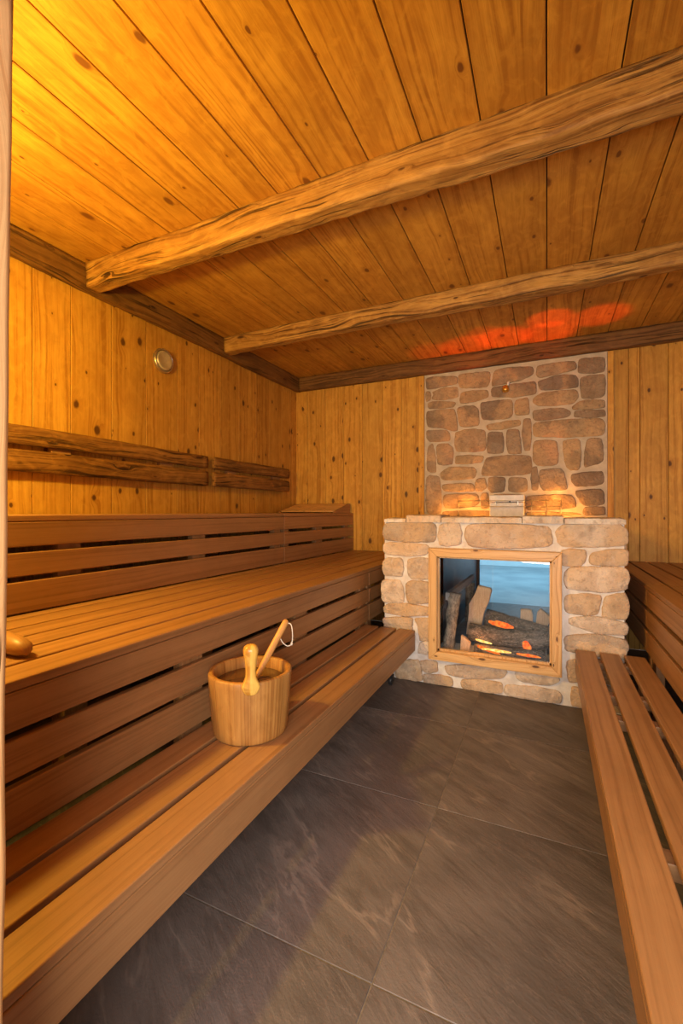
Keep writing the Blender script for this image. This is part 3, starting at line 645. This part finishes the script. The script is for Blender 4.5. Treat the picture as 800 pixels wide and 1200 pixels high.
# the room on the far side, seen through the fireplace
mb = MB(); mb.box((-3.2, 5.08, -.02), (2.6, 11.3, 0)); struct(mb.build('floor.001', M['paleslab']))
mb = MB(); mb.box((-3.2, 11.3, 0), (2.6, 11.4, 2.6)); struct(mb.build('wall_far', M['plaster']))
mb = MB(); mb.box((-3.3, 5.08, 0), (-3.2, 11.4, 2.6)); struct(mb.build('wall_far_left', M['plaster']))
mb = MB(); mb.box((2.6, 5.08, 0), (2.7, 11.4, 2.6)); struct(mb.build('wall_far_right', M['plaster']))
mb = MB(); mb.box((-3.3, 5.08, 2.6), (2.7, 11.4, 2.7)); struct(mb.build('ceiling.001', M['plaster']))
mb = MB()
for lo, hi in (((-3.2, 5.0, 0), (TX0 - .02, 5.08, 2.6)), ((TX1 + .02, 5.0, 0), (2.6, 5.08, 2.6)), ((TX0 - .02, 5.0, 1.02), (TX1 + .02, 5.08, 2.6))): mb.box((lo[0], lo[1] + .075, lo[2]), (hi[0], hi[1] + .02, hi[2]))
struct(mb.build('wall_far_near', M['plaster']))

# ------------------------------------------------------------------ fire logs (each a thing resting in the firebox)
def log(name, label, pts, rad, mat, endmat, rnd, squash=1.0, bumpy=.006, group=None):
    p0 = Vector(pts[0]); mb = MB()
    P = [Vector(pts[0]).lerp(Vector(pts[-1]), 0)]
    fine = []; rf = []
    rad = rad if isinstance(rad, (list, tuple)) else [rad] * len(pts)
    for i in range(len(pts) - 1):
        for k in range(6):
            t = k / 6; fine.append(Vector(pts[i]).lerp(Vector(pts[i + 1]), t)); rf.append(rad[i] * (1 - t) + rad[i + 1] * t)
    fine.append(Vector(pts[-1])); rf.append(rad[-1])
    tube(mb, fine, rf, 18, rnd, bumpy, squash)
    mb.v = [(a - p0.x, b - p0.y, c - p0.z) for a, b, c in mb.v]
    o = mb.build(name, mat, loc=p0); tag(o, label, 'log', group)
    return o
def split_piece(name, label, prof, y, thick, mat, rnd, lean=0.0, yaw=0.0):
    """slab of split wood: outline in the x-z plane, given thickness, leaning back"""
    x0 = sum(p[0] for p in prof) / len(prof); z0 = min(p[1] for p in prof); mb = MB(); n = len(prof)
    rings = []
    for q, s in ((0, .94), (.12, 1), (.88, 1), (1, .94)):
        ring = []
        for (x, z) in prof:
            cx, cz = x0, sum(p[1] for p in prof) / n
            ring.append(((x - cx) * s + cx - x0, (q - .5) * thick + (z - z0) * lean, (z - cz) * s + cz - z0))
        rings.append(ring)
    b = len(mb.v)
    for r in rings: mb.v += r
    for i in range(3):
        for k in range(n):
            k2 = (k + 1) % n; f = [b + i * n + k, b + i * n + k2, b + (i + 1) * n + k2, b + (i + 1) * n + k]
            mb.face(f, [(mb.v[j][2], mb.v[j][0] + mb.v[j][1]) for j in f], rnd)
    for i in (0, 3):
        f = [b + i * n + k for k in range(n)]; mb.face(f, [(mb.v[j][2], mb.v[j][0]) for j in f], rnd)
    o = mb.build(name, mat, loc=(x0, y, z0), bevel=.004); o.rotation_euler[2] = yaw
    return tag(o, label, 'log')
def ember(parent, a, b, w, mat, name='ember'):
    """a glowing sliver set into a log's face; a, b are world points"""
    L = parent.location; a = Vector(a) - L; b = Vector(b) - L; mb = MB(); rings = []
    for k in range(9):
        t = k / 8; c = a.lerp(b, t); r = w * (0.15 + .85 * math.sin(math.pi * min(1, .08 + t * .9)) ** .7) * (1 + .3 * noise.noise(c * 40))
        rings.append([c + Vector((0, -.012, 0)), c + Vector((0, -.004, r)), c + Vector((0, .01, r * .6)), c + Vector((0, .012, -r * .6)), c + Vector((0, -.004, -r))])
    mb.sweep(rings); return mb.build(name, mat, parent)
FZ = .212
l_bot = log('fire_log', 'charred lowest log lying along the firebox glass with orange embers', [(-.50, 3.44, FZ + .05), (-.25, 3.445, FZ + .047), (-.01, 3.46, FZ + .052)], [.043, .046, .044], M['bark'], None, .13)
ember(l_bot, (-.47, 3.405, .30), (-.31, 3.402, .262), .014, M['ember']); ember(l_bot, (-.44, 3.400, .288), (-.235, 3.402, .283), .010, M['flame'], 'flame')
ember(l_bot, (-.20, 3.408, .28), (-.04, 3.42, .270), .012, M['ember'])
l_main = log('fire_log', 'thick dark grey log lying across the middle of the fire, the largest of the logs', [(-.56, 3.59, .355), (-.30, 3.575, .338), (-.1, 3.575, .347), (.01, 3.59, .355)], [.066, .070, .066, .060], M['bark'], None, .55, bumpy=.01)
ember(l_main, (-.165, 3.507, .325), (-.105, 3.505, .305), .034, M['ember']); ember(l_main, (-.50, 3.515, .318), (-.38, 3.508, .300), .010, M['flame'], 'flame')
l_back = log('fire_log', 'brownish log behind the thick grey log with a glowing orange slot', [(-.46, 3.80, .43), (-.2, 3.78, .385), (.02, 3.80, .352)], [.072, .064, .052], M['bark'], None, .8, bumpy=.01)
ember(l_back, (-.43, 3.735, .415), (-.24, 3.718, .390), .026, M['ember'])
log('fire_log', 'charred log lying hidden at the back of the fire beneath the split pieces', [(-.50, 3.88, FZ + .07), (.0, 3.90, FZ + .07)], [.062, .062], M['bark'], None, .33)
log('fire_log', 'dark low log lying on the firebox floor beneath the thick grey log', [(-.52, 3.66, FZ + .045), (.0, 3.66, FZ + .045)], [.042, .044], M['bark'], None, .93)
log('fire_log', 'upright bark-covered log standing at the left side of the firebox', [(-.735 + .03, 3.50, FZ + .004), (-.690, 3.51, .38), (-.680, 3.52, .52), (-.655, 3.53, .66)], [.047, .042, .045, .045], M['bark_pale'], None, .25, bumpy=.012)
mb = MB(); rings = []
for k in range(13):
    t_ = k / 12; c = Vector((-.712 + .03 * t_, 3.50 + 1.1 * t_, .633 + .002 * t_)); e = Vector((0, 0, .004 * noise.noise(Vector((t_ * 6, 0, 3)))))
    rings.append([c + e + Vector(q) for q in ((-.018, 0, -.028), (.014, 0, -.032), (.018, 0, .0), (.014, 0, .030), (-.016, 0, .032))])
mb.sweep(rings, rnd=.3, smooth=False); gl_ = (-.70, 4.05, .60); rel(mb, gl_)
tag(mb.build('split_firewood', M['greysplit'], loc=gl_, bevel=.003), 'long grey weathered billet running back along the dark firebox side', 'log')
log('fire_log', 'upright log at the far left end of the firebox beneath the grey billet', [(-.70, 4.52, FZ + .004), (-.70, 4.52, .4), (-.695, 4.52, .596)], [.045, .042, .043], M['bark_pale'], None, .65)
split_piece('split_firewood', 'tall pinkish split log leaning behind the thick grey log, left of the blue view', [(-0.600, 0.302), (-0.495, 0.302), (-0.458, 0.493), (-0.419, 0.592), (-0.4, 0.675), (-.41, .692), (-0.505, 0.709), (-0.531, 0.638), (-0.578, 0.551), (-0.578, 0.495)], 3.70, .05, M['split'], .2, .0)
split_piece('split_firewood', 'orange-lit split piece standing low at the left front of the fire', [(-0.612, FZ), (-0.536, FZ), (-0.532, 0.30), (-0.571, 0.335), (-0.60, 0.352)], 3.475, .05, M['split'], .6, .0)
split_piece('split_firewood', 'small square split block standing upright on the back log', [(-0.205, 0.346), (-0.108, 0.346), (-0.104, 0.46), (-0.116, 0.508), (-.15, .512), (-0.197, 0.507), (-0.197, 0.46)], 3.885, .05, M['split'], .4, .0)
split_piece('split_firewood', 'grey-brown split piece leaning towards the frame, beside the small square block', [(-0.09, 0.346), (-0.02, 0.346), (0.032, 0.454), (.01, .48), (-0.048, 0.527), (-.075, .49)], 3.885, .05, M['split'], .9, .0)

# ------------------------------------------------------------------ things around the stove
bp = (-.378, YB - .11, 1.27)
wb = thing('white_box', 'small white box with a hinged lid standing against the stone panel behind the fireplace ledge', 'box', bp)
mb = MB(); mb.box((-.165, -.045, -.02), (.165, .075, .125), 0); mb.build('body', M['white'], wb, bevel=.006)
mb = MB(); mb.box((-.168, -.049, .130), (.168, .078, .205), 0); mb.build('lid', M['white'], wb, bevel=.008)
for sx in (-.105, .11):
    mb = MB(); mb.box((sx - .005, -.058, .095), (sx + .005, -.046, .15), 2); o = mb.build('latch', M['steel'], wb, bevel=.002); o['label'] = 'dark steel latch'
mb = MB(); mb.v = []; tube(mb, [(.033, -.047, .135), (.033, -.057, .135)], .008, 12); mb.build('keyhole', M['dark'], wb)
gr = thing('guard_rail', 'thin wire guard rail stretched in front of the white box behind the ledge', 'rail', (-.36, YB - .22, 1.22))
for z in (.135, .195):
    mb = MB(); tube(mb, [(-.49, 0, z), (.48, 0, z)], .0032, 8); mb.build('wire', M['steel'], gr)
for x in (-.49, .22, .35, .48):
    mb = MB(); tube(mb, [(x, .004, -.0), (x, .004, .205)], .004, 8); mb.build('upright', M['steel'], gr)
# steel shelf across the pit that carries the box and the rail
mb = MB(); mb.box((FX0 + .222, YB - .26, 1.205), (FX1 - .222, YB - .018, 1.219), 0)
b2 = rel(mb, fp).build('back_shelf', M['black'], fire)
# brass nozzle on the stone panel
nz = thing('scent_nozzle', 'small brass nozzle under a white pipe stub high on the stone panel', 'nozzle', (-.367, YB - .03, 2.585))
mb = MB(); tube(mb, [(0, .03, .07), (0, -.01, .07), (-.003, -.022, .06), (-.005, -.024, .035)], [.013, .013, .012, .011], 14); o = mb.build('pipe', M['white'], nz); o['label'] = 'white pipe stub'
mb = MB(); tube(mb, [(-.028, -.024, .037), (-.028, -.024, .03), (-.028, -.024, -.005), (-.028, -.024, -.028), (-.028, -.024, -.034)], [.012, .028, .036, .03, .014], 18); mb.build('nozzle_head', M['brass'], nz)
mb = MB(); tube(mb, [(-.028, -.024, .036), (0, -.024, .042)], .008, 10); mb.build('elbow', M['brass'], nz)

# round valve on the left wall
vc = (XL, 2.745, 2.582)
dv = thing('round_valve', 'round cream metal vent valve on the left plank wall below the dark edge beam', 'vent', vc)
mb = MB(); prof = [(0.0, .101), (.012, .103), (.024, .100), (.030, .094), (.028, .088), (.020, .085)]
mb.sweep([circle((h, 0, 0), r, (0, 1, 0), (0, 0, 1), 48) for h, r in prof], caps=False); mb.build('rim', M['steel'], dv)
mb = MB(); prof = [(.005, .082), (.026, .082), (.034, .078), (.036, .070), (.031, .05), (.028, .02)]
mb.sweep([circle((h, 0, 0), r, (0, 1, 0), (0, 0, 1), 48) for h, r in prof], caps=True); mb.build('disk', M['disk'], dv)

# weathered rails that serve as the backrest of the top tier
def hewn_board(mb, y0, y1, x0, x1, z0, z1, rnd, amp=.005):
    rings = []; us = []; N = max(20, int((y1 - y0) * 26)); prof = []
    cs = [(x0, z0), (x1, z0), (x1, z1), (x0, z1)]; n = 5
    for a, b in zip(cs, cs[1:] + cs[:1]):
        for k in range(n): prof.append((a[0] + (b[0] - a[0]) * k / n, a[1] + (b[1] - a[1]) * k / n))
    cx, cz = (x0 + x1) / 2, (z0 + z1) / 2
    for i in range(N + 1):
        y = y0 + (y1 - y0) * i / N; e = 0.93 if i in (0, N) else 1; ring = []
        for a, b in prof:
            if a > cx and (b == z0 or b == z1): a -= .007
            k = amp * (noise.noise(Vector((y * 2.2, b * 5, rnd * 50))) + .5 * noise.noise(Vector((y * 8, b * 30, rnd * 50))))
            ring.append(((a - cx) * e + cx + (k * .5 if a > cx else 0), y, (b - cz) * e + cz + k * (1 if b > cz else -1)))
        rings.append(ring); us.append(y)
    return mb.sweep(rings, us=us, rnd=rnd)
for (y0, y1, lab, blocks, sd) in ((.40, 3.222, 'long pair of dark weathered boards fixed on the left wall, nearer the doorway', (.9, 1.86, 2.75), .21), (3.30, 4.66, 'short pair of dark weathered boards fixed on the left wall near the back corner', (3.6, 4.43), .77)):
    L = (XL, (y0 + y1) / 2, 1.68); t = thing('wall_backrest', lab, 'backrest', L)
    for k, (z0, z1) in enumerate(((1.712, 1.826), (1.546, 1.682))):
        mb = MB(); hewn_board(mb, y0, y1, XL + .045, XL + .078, z0, z1, sd + k * .11); rel(mb, L).build('rail_board', M['rail'], t)
    for y in blocks:
        mb = MB(); mb.box((XL + .001, y - .065, 1.56), (XL + .044, y + .065, 1.81), 1); rel(mb, L).build('spacer_block', M['bench'], t, bevel=.002)

# ------------------------------------------------------------------ benches
random.seed(21)
def slat(t, L, name, lo, hi, axis=1, bevel=.005):
    mb = MB(); mb.box(lo, hi, axis); return rel(mb, L).build(name, M['bench'], t, bevel=bevel, seg=3)
def tier(name, label, side, xf, xb, y0, y1, ztop, slats, boards, posts, deep, strip=.032, zfloor=0.0):
    """side = +1: seat front faces +x; xf = front plane; slats = list of (xa, xb); boards = list of (z0, z1) of the front"""
    L = ((xf + xb) / 2, (y0 + y1) / 2, 0); t = thing(name, label, 'bench', L)
    for a, b in slats: slat(t, L, 'seat_slat', (min(a, b), y0, ztop - .03), (max(a, b), y1, ztop))
    for z0, z1 in boards: slat(t, L, 'front_board', (min(xf, xf - side * .028), y0, z0), (max(xf, xf - side * .028), y1, z1))
    for ya, yb in posts:   # uprights behind the front boards, with the bearer that carries the slats
        mb = MB(); a, b = sorted((xf - side * .029, xf - side * .075))
        mb.box((a, ya, zfloor + .002), (b, yb, ztop - .031), 2); a2, b2 = sorted((xb + side * .01, xb + side * .055)); mb.box((a2, ya, zfloor + .002), (b2, yb, ztop - .031), 2)
        mb.box((b2, ya, ztop - .10), (a, yb, ztop - .031), 0) if a > b2 else mb.box((b, ya, ztop - .10), (a2, yb, ztop - .031), 0)
        rel(mb, L).build('support_frame', M['bench'], t, bevel=.002)
    return t, L
JY = 3.385
S2 = [(-1.33, -1.467), (-1.483, -1.617), (-1.633, -1.767), (-1.783, -1.922), (-1.938, -2.072), (-2.088, -2.165)]
B2 = [(.694, .803), (.561, .669), (.405, .538)]
tier('sauna_bench', 'middle wooden tier on the left from the doorway to the joint, behind the bucket', 1, -1.33, -2.168, .34, JY - .002, .835, S2, B2, [(.45, .55), (1.36, 1.48), (2.26, 2.40), (3.26, 3.36)], .84)
tier('sauna_bench', 'short far section of the middle wooden tier beside the left flank of the fireplace', 1, -1.33, -2.168, JY + .002, YB - .004, .835, S2, B2, [(3.42, 3.50), (4.70, 4.80)], .84)
S3 = [(-2.15, -2.29), (-2.302, -2.44), (-2.452, -2.60), (-2.612, -2.76), (-2.772, -2.93)]
B3 = [(1.142, 1.255), (1.008, 1.116), (.843, .984)]
tier('sauna_bench', 'long near section of the topmost wooden tier along the left wall', 1, -2.15, -2.95, .34, JY - .002, 1.287, S3, B3, [(.45, .55), (1.37, 1.49), (2.28, 2.40), (3.26, 3.36)], .8)
tier('sauna_bench', 'short far section of the topmost wooden tier, under the wooden headrest', 1, -2.15, -2.95, JY + .002, YB - .004, 1.287, S3, B3, [(3.42, 3.50), (4.03, 4.18), (4.75, 4.85)], .8)
# low bench on the left
def low_bench(label, side, xo, y0, y1, ztop, slats, cross, caster=None, fz=.25):
    L = (xo - side * .2, (y0 + y1) / 2, 0); t = thing('low_sauna_bench', label, 'bench', L)
    for a, b in slats: slat(t, L, 'seat_slat', (min(a, b), y0, ztop - .028), (max(a, b), y1, ztop))
    slat(t, L, 'front_board', (min(xo, xo - side * .030), y0, fz), (max(xo, xo - side * .030), y1, ztop - .030))
    xi = slats[-1][1]
    for y in cross:
        mb = MB(); a, b = sorted((xo - side * .031, xi)); mb.box((a, y - .03, ztop - .075), (b, y + .03, ztop - .029), 0)
        a, b = sorted((xi, xi + side * .05)); mb.box((a, y - .03, .002), (b, y + .03, ztop - .076), 2)
        rel(mb, L).build('bearer', M['bench'], t, bevel=.002)
    return t, L
lb, LL = low_bench('lowest wooden bench on the left, carrying the bucket', 1, -.910, .36, 3.272, .40, [(-.910, -1.040), (-1.060, -1.185), (-1.205, -1.318)], (.5, 1.2, 2.0, 2.7, 3.12), fz=.245)
# castor under its far end
mb = MB(); cy, cx, r_ = 3.16, -1.065, .034
prof = [(-.014, r_ * .8), (-.011, r_ * .97), (-.006, r_), (.006, r_), (.011, r_ * .97), (.014, r_ * .8)]
mb.sweep([circle((cx + h, cy, r_ + .001), q, (0, 1, 0), (0, 0, 1), 28) for h, q in prof]); w1 = rel(mb, LL).build('caster', M['dark'], lb); w1['label'] = 'small black caster wheel'
mb = MB(); mb.box((cx - .019, cy - .016, r_), (cx - .015, cy + .016, .075)); mb.box((cx + .015, cy - .016, r_), (cx + .019, cy + .016, .075)); mb.box((cx - .019, cy - .02, .07), (cx + .019, cy + .02, .078)); mb.box((cx - .012, cy - .012, .078), (cx + .012, cy + .012, .325))
o = MB(); o.v = mb.v; rel(mb, LL).build('caster_fork', M['dark'], lb)
low_bench('lowest wooden bench on the right, reaching to the bottom right corner of the picture', -1, .166, .36, 3.262, .40, [(.166, .281), (.305, .412), (.438, .549)], (.5, 1.45, 2.33, 2.62, 3.15), fz=.255)
SR = [(.575, .684), (.700, .836), (.852, .988), (1.004, 1.138), (1.154, 1.288), (1.304, 1.485)]
tier('sauna_bench', 'raised wooden tier at the right edge, nearer section before the joint', -1, .575, 1.49, .34, JY - .002, .835, SR, B2, [(.45, .55), (1.36, 1.48), (2.26, 2.40), (3.26, 3.36)], .8)
tier('sauna_bench', 'short far section of the raised wooden tier beside the right flank of the fireplace', -1, .575, 1.49, JY + .002, YB - .004, .835, SR, B2, [(3.42, 3.50), (4.70, 4.80)], .8)

# sloping headrest on the top tier against the back wall
hp = (-2.55, 4.70, 1.2885)
hr = thing('headrest', 'sloping slatted wooden headrest lying on the top tier in the back left corner', 'headrest', hp)
for s in (-1, 1):
    mb = MB(); x = .365 * s; b = 0
    pr = [(-.24, .0), (-.215, .022), (.17, .112), (.20, .112), (.20, .0)]
    for dx in (-.013, .013):
        for (y, z) in pr: mb.v.append((x + dx, y, z))
    n = 5
    mb.face([0, 1, 2, 3, 4], [(pr[k][0], pr[k][1]) for k in range(5)], .3); mb.face([9, 8, 7, 6, 5], [(pr[k][0], pr[k][1]) for k in (4, 3, 2, 1, 0)], .3)
    for k in range(5):
        k2 = (k + 1) % 5; mb.face([k, k2, n + k2, n + k], [(pr[k][0], 0), (pr[k2][0], 0), (pr[k2][0], .026), (pr[k][0], .026)], .3)
    mb.build('side_panel', M['bench'], hr, bevel=.002)
for k in range(5):
    t0 = -.205 + k * .078; mb = MB(); sl = .09 / .385
    z0 = .0235 + (t0 + .215) * sl; a = math.atan(sl)
    mb.box((-.351, 0, -.016), (.351, .068, 0), 0)
    mb.v = [(x, t0 + y * math.cos(a) - z * math.sin(a), z0 + y * math.sin(a) + z * math.cos(a)) for x, y, z in mb.v]
    mb.build('slat', M['frame'], hr, bevel=.003)

# ------------------------------------------------------------------ bucket and ladle
bk = (-1.118, 1.50, .4005); BR = .030
bu = thing('sauna_bucket', 'round wooden bucket with one upright grip, filled with brown water, on the low left bench', 'bucket', bk)
mb = MB(); H_ = .25; N = 48
rng = random.Random(5); st = [rng.random() for _ in range(16)]
def rad(z): return .1485 + (.171 - .1485) * (z / H_) ** .75
outer = [(0.0, rad(0) - .010), (.002, rad(0) - .003), (.008, rad(.008))] + [(z, rad(z)) for z in (.03, .06, .10, .14, .18, .22, .242)] + [(.2485, rad(.25) - .003), (.25, rad(.25) - .008)]
inner = [(.25, rad(.25) - .017), (.247, rad(.25) - .022), (.2, rad(.2) - .024), (.1, rad(.1) - .024), (.03, rad(.03) - .024)]
pr = outer + inner; b0 = 0
for z, r in pr:
    for k in range(N * 2):
        a = 2 * math.pi * k / (N * 2); g_ = -.0012 if (k % 6 == 0) else 0
        w = .0012 * noise.noise(Vector((math.cos(a) * 5, math.sin(a) * 5, z * 6)))
        mb.v.append(((r + g_ + w) * math.cos(a), (r + g_ + w) * math.sin(a), z))
NN = N * 2
for i in range(len(pr) - 1):
    for k in range(NN):
        k2 = (k + 1) % NN; u0, u1 = pr[i][0] + (0 if i < len(outer) else .3), pr[i + 1][0] + (0 if i + 1 < len(outer) else .3)
        va, vb = k * .0105, (k + 1) * .0105
        mb.face([i * NN + k, i * NN + k2, (i + 1) * NN + k2, (i + 1) * NN + k], [(u0, va), (u0, vb), (u1, vb), (u1, va)], st[(k // 6) % 16], (1, 1, 1), True)
mb.face([k for k in range(NN)][::-1], [(0, 0)] * NN, .3); mb.face([(len(pr) - 1) * NN + k for k in range(NN)], [(0, 0)] * NN, .3)
mb.build('tub', M['bucket'], bu)
mb = MB(); mb.sweep([circle((0, 0, .196), .137, (1, 0, 0), (0, 1, 0), 40), circle((0, 0, .205), .1395, (1, 0, 0), (0, 1, 0), 40)]); w = mb.build('water', M['water'], bu); w['label'] = 'dark brown water'
# the grip: one stave that grows out of the rim, necked, with a rounded head
ang = math.atan2(-.80, .60); er = Vector((math.cos(ang), math.sin(ang), 0)); et = Vector((-er.y, er.x, 0))
gp = [(.205, .010, .0025, .1752), (.208, .018, .0040, .1752), (.215, .026, .0060, .1752), (.226, .032, .009, .175), (.238, .036, .012, .174), (.250, .032, .0155, .171), (.260, .026, .0175, .169), (.275, .0205, .018, .168), (.300, .0195, .019, .168), (.325, .022, .021, .169), (.350, .026, .0245, .170), (.366, .0285, .027, .171), (.378, .029, .0275, .171), (.388, .025, .025, .171), (.395, .017, .017, .171), (.398, .006, .006, .171)]
rings = []; us = []
for z, hw, ht, rc in gp:
    c = er * (rc - .006) + Vector((0, 0, z)); rings.append([c + et * (hw * math.copysign(abs(math.cos(q)) ** .8, math.cos(q))) + er * (ht * math.copysign(abs(math.sin(q)) ** .8, math.sin(q))) for q in [2 * math.pi * k / 24 for k in range(24)]]); us.append(z)
mb = MB(); mb.sweep(rings, us=us, rnd=.3); o = mb.build('grip', M['bucket_grip'], bu); o['label'] = 'glossy yellow carved grip'
# ladle leaning in the bucket
lp = Vector((-1.10, 1.50, .598)); top = Vector((-1.046, 1.668, .822)); 
ld = thing('ladle', 'wooden ladle with a cord loop leaning in the bucket behind its grip', 'ladle', lp)
d = top - lp
mb = MB(); tube(mb, [d * t for t in (.02, .12, .25, .38, .52, .7, .85, .95, .985, 1.0)], [.010, .011, .013, .0145, .0145, .0145, .0145, .0145, .011, .004], 16, .7); mb.build('handle', M['ladle'], ld)
mb = MB(); bc = Vector((-.012, -.012, -.045))
prb = [(-.045, .012), (-.043, .030), (-.030, .043), (-.006, .048), (.004, .048), (.004, .044), (-.006, .042), (-.028, .036), (-.038, .018)]
mb.sweep([circle(bc + Vector((0, 0, z + .02)), r, (1, 0, 0), (0, 1, 0), 28) for z, r in prb], rnd=.2); mb.build('bowl', M['bucket'], ld)
dn = d.normalized(); h0 = dn * (d.length - .018)
cp = [h0, h0 + Vector((.024, .010, -.004)), h0 + Vector((.030, .014, -.05)), h0 + Vector((.028, .010, -.088)), h0 + Vector((.012, .0, -.098)), h0 + Vector((-.004, -.016, -.078)), h0 - dn * .055]
pts = []
for i in range(len(cp) - 1):
    p0 = cp[max(i - 1, 0)]; p1 = cp[i]; p2 = cp[i + 1]; p3 = cp[min(i + 2, len(cp) - 1)]
    for k in range(6):
        t = k / 6; pts.append(0.5 * ((2 * p1) + (p2 - p0) * t + (2 * p0 - 5 * p1 + 4 * p2 - p3) * t * t + (3 * p1 - p0 - 3 * p2 + p3) * t ** 3))
mb = MB(); tube(mb, pts + [cp[-1]], .0024, 8); mb.build('cord_loop', M['cord'], ld)
mb = MB(); tube(mb, [cp[3] + Vector((0, 0, .006)), cp[3], cp[3] - Vector((0, 0, .008))], [.003, .0055, .003], 10); mb.build('knot', M['cord'], ld)

# rounded wooden handle lying on the middle tier beside the post
wp = (-1.60, .845, .8352)
mb = MB(); tube(mb, [(-.30, .03, .036), (-.12, .01, .037), (.0, 0, .036), (.055, 0, .033), (.085, 0, .028), (.099, 0, .02), (.105, 0, .008)], [.036, .037, .036, .033, .028, .018, .004], 24, .5, 0, .9)
mb.v = [(x, y, z + .0) for x, y, z in mb.v]
tag(mb.build('wooden_club', M['bench'], loc=wp), 'brown rounded wooden club end lying on the middle tier right behind the door post', 'wooden club')

# ------------------------------------------------------------------ light
def area(name, loc, target, size, power, color, size_y=None, spread=None):
    l = bpy.data.lights.new(name, 'AREA'); l.energy = power; l.color = color; l.size = size
    if size_y: l.shape = 'RECTANGLE'; l.size_y = size_y
    if spread: l.spread = spread
    o = bpy.data.objects.new(name, l); COL.objects.link(o); o.location = loc
    o.rotation_euler = (Vector(target) - Vector(loc)).to_track_quat('-Z', 'Y').to_euler(); return o
def point(name, loc, power, color, r=.05):
    l = bpy.data.lights.new(name, 'POINT'); l.energy = power; l.color = color; l.shadow_soft_size = r
    o = bpy.data.objects.new(name, l); COL.objects.link(o); o.location = loc; return o
def spot(name, loc, target, power, color, ang, blend=.3, r=.03):
    l = bpy.data.lights.new(name, 'SPOT'); l.energy = power; l.color = color; l.spot_size = R(ang); l.spot_blend = blend; l.shadow_soft_size = r
    o = bpy.data.objects.new(name, l); COL.objects.link(o); o.location = loc
    o.rotation_euler = (Vector(target) - Vector(loc)).to_track_quat('-Z', 'Y').to_euler(); return o
point('wall_lamp', (-2.0, .56, 2.20), 150, (1.0, .67, .115), .08)
area('lobby_daylight', (.25, -1.0, 1.15), (-.35, 1.8, .1), 1.4, 135, (1.0, .88, .78), 1.5)
RED = (1.0, .065, .010)
for x, y, p, s_, b_ in ((-1.12, 4.70, 45, 20, .8), (-.75, 4.68, 90, 20, .6), (-.38, 4.62, 120, 20, .6), (.0, 4.66, 120, 20, .7), (-.55, 4.42, 45, 13, .7), (.02, 4.34, 110, 14, .5), (.42, 4.45, 100, 17, .6)):
    spot('heater_glow', (x * .8, 4.56, 1.25), (x, y, 3.02), p, RED, s_, b_, .03)
for x in (-.98, -.68, .05): spot('heater_glow', (x, 4.78, 1.26), (x, 4.925, 2.84), 12, RED, 22, .8, .02)
for x, y, z, p in ((-1.0, 4.80, 1.30, 1.2), (-.80, 4.83, 1.40, 1.1), (-.66, 4.80, 1.28, 2.0), (-.03, 4.80, 1.28, 2.2), (.08, 4.84, 1.45, 1.3), (.2, 4.80, 1.29, 1.8)): point('heater_lamp', (x, y, z), p, (1.0, .36, .05), .02)
point('ember_light', (-.46, 3.40, .37), 1.0, (1.0, .35, .08), .04)
area('far_room_daylight', (-.5, 9.6, 2.5), (-.5, 10.5, 0), 2.5, 230, (.42, .78, 1.0))
area('tunnel_daylight', (-.36, 5.75, .8), (-.30, 3.5, .35), .4, 1.2, (.6, .82, 1.0))
w = bpy.data.worlds.new('world'); scene.world = w; w.use_nodes = True
w.node_tree.nodes['Background'].inputs[0].default_value = (.9, .8, .72, 1); w.node_tree.nodes['Background'].inputs[1].default_value = .3

# ------------------------------------------------------------------ camera
cd = bpy.data.cameras.new('camera'); cam = bpy.data.objects.new('camera', cd); COL.objects.link(cam)
cam.location = (0, 0, 1.3); cam.rotation_euler = (R(90), 0, math.atan2(241, 516))
cd.sensor_fit = 'HORIZONTAL'; cd.sensor_width = 36; cd.lens = 36 * 516 / 800; cd.clip_start = .02
scene.camera = cam
vs = scene.view_settings; vs.view_transform = 'Standard'; vs.look = 'None'; vs.gamma = 1; vs.exposure = 0.0; vs.use_curve_mapping = False
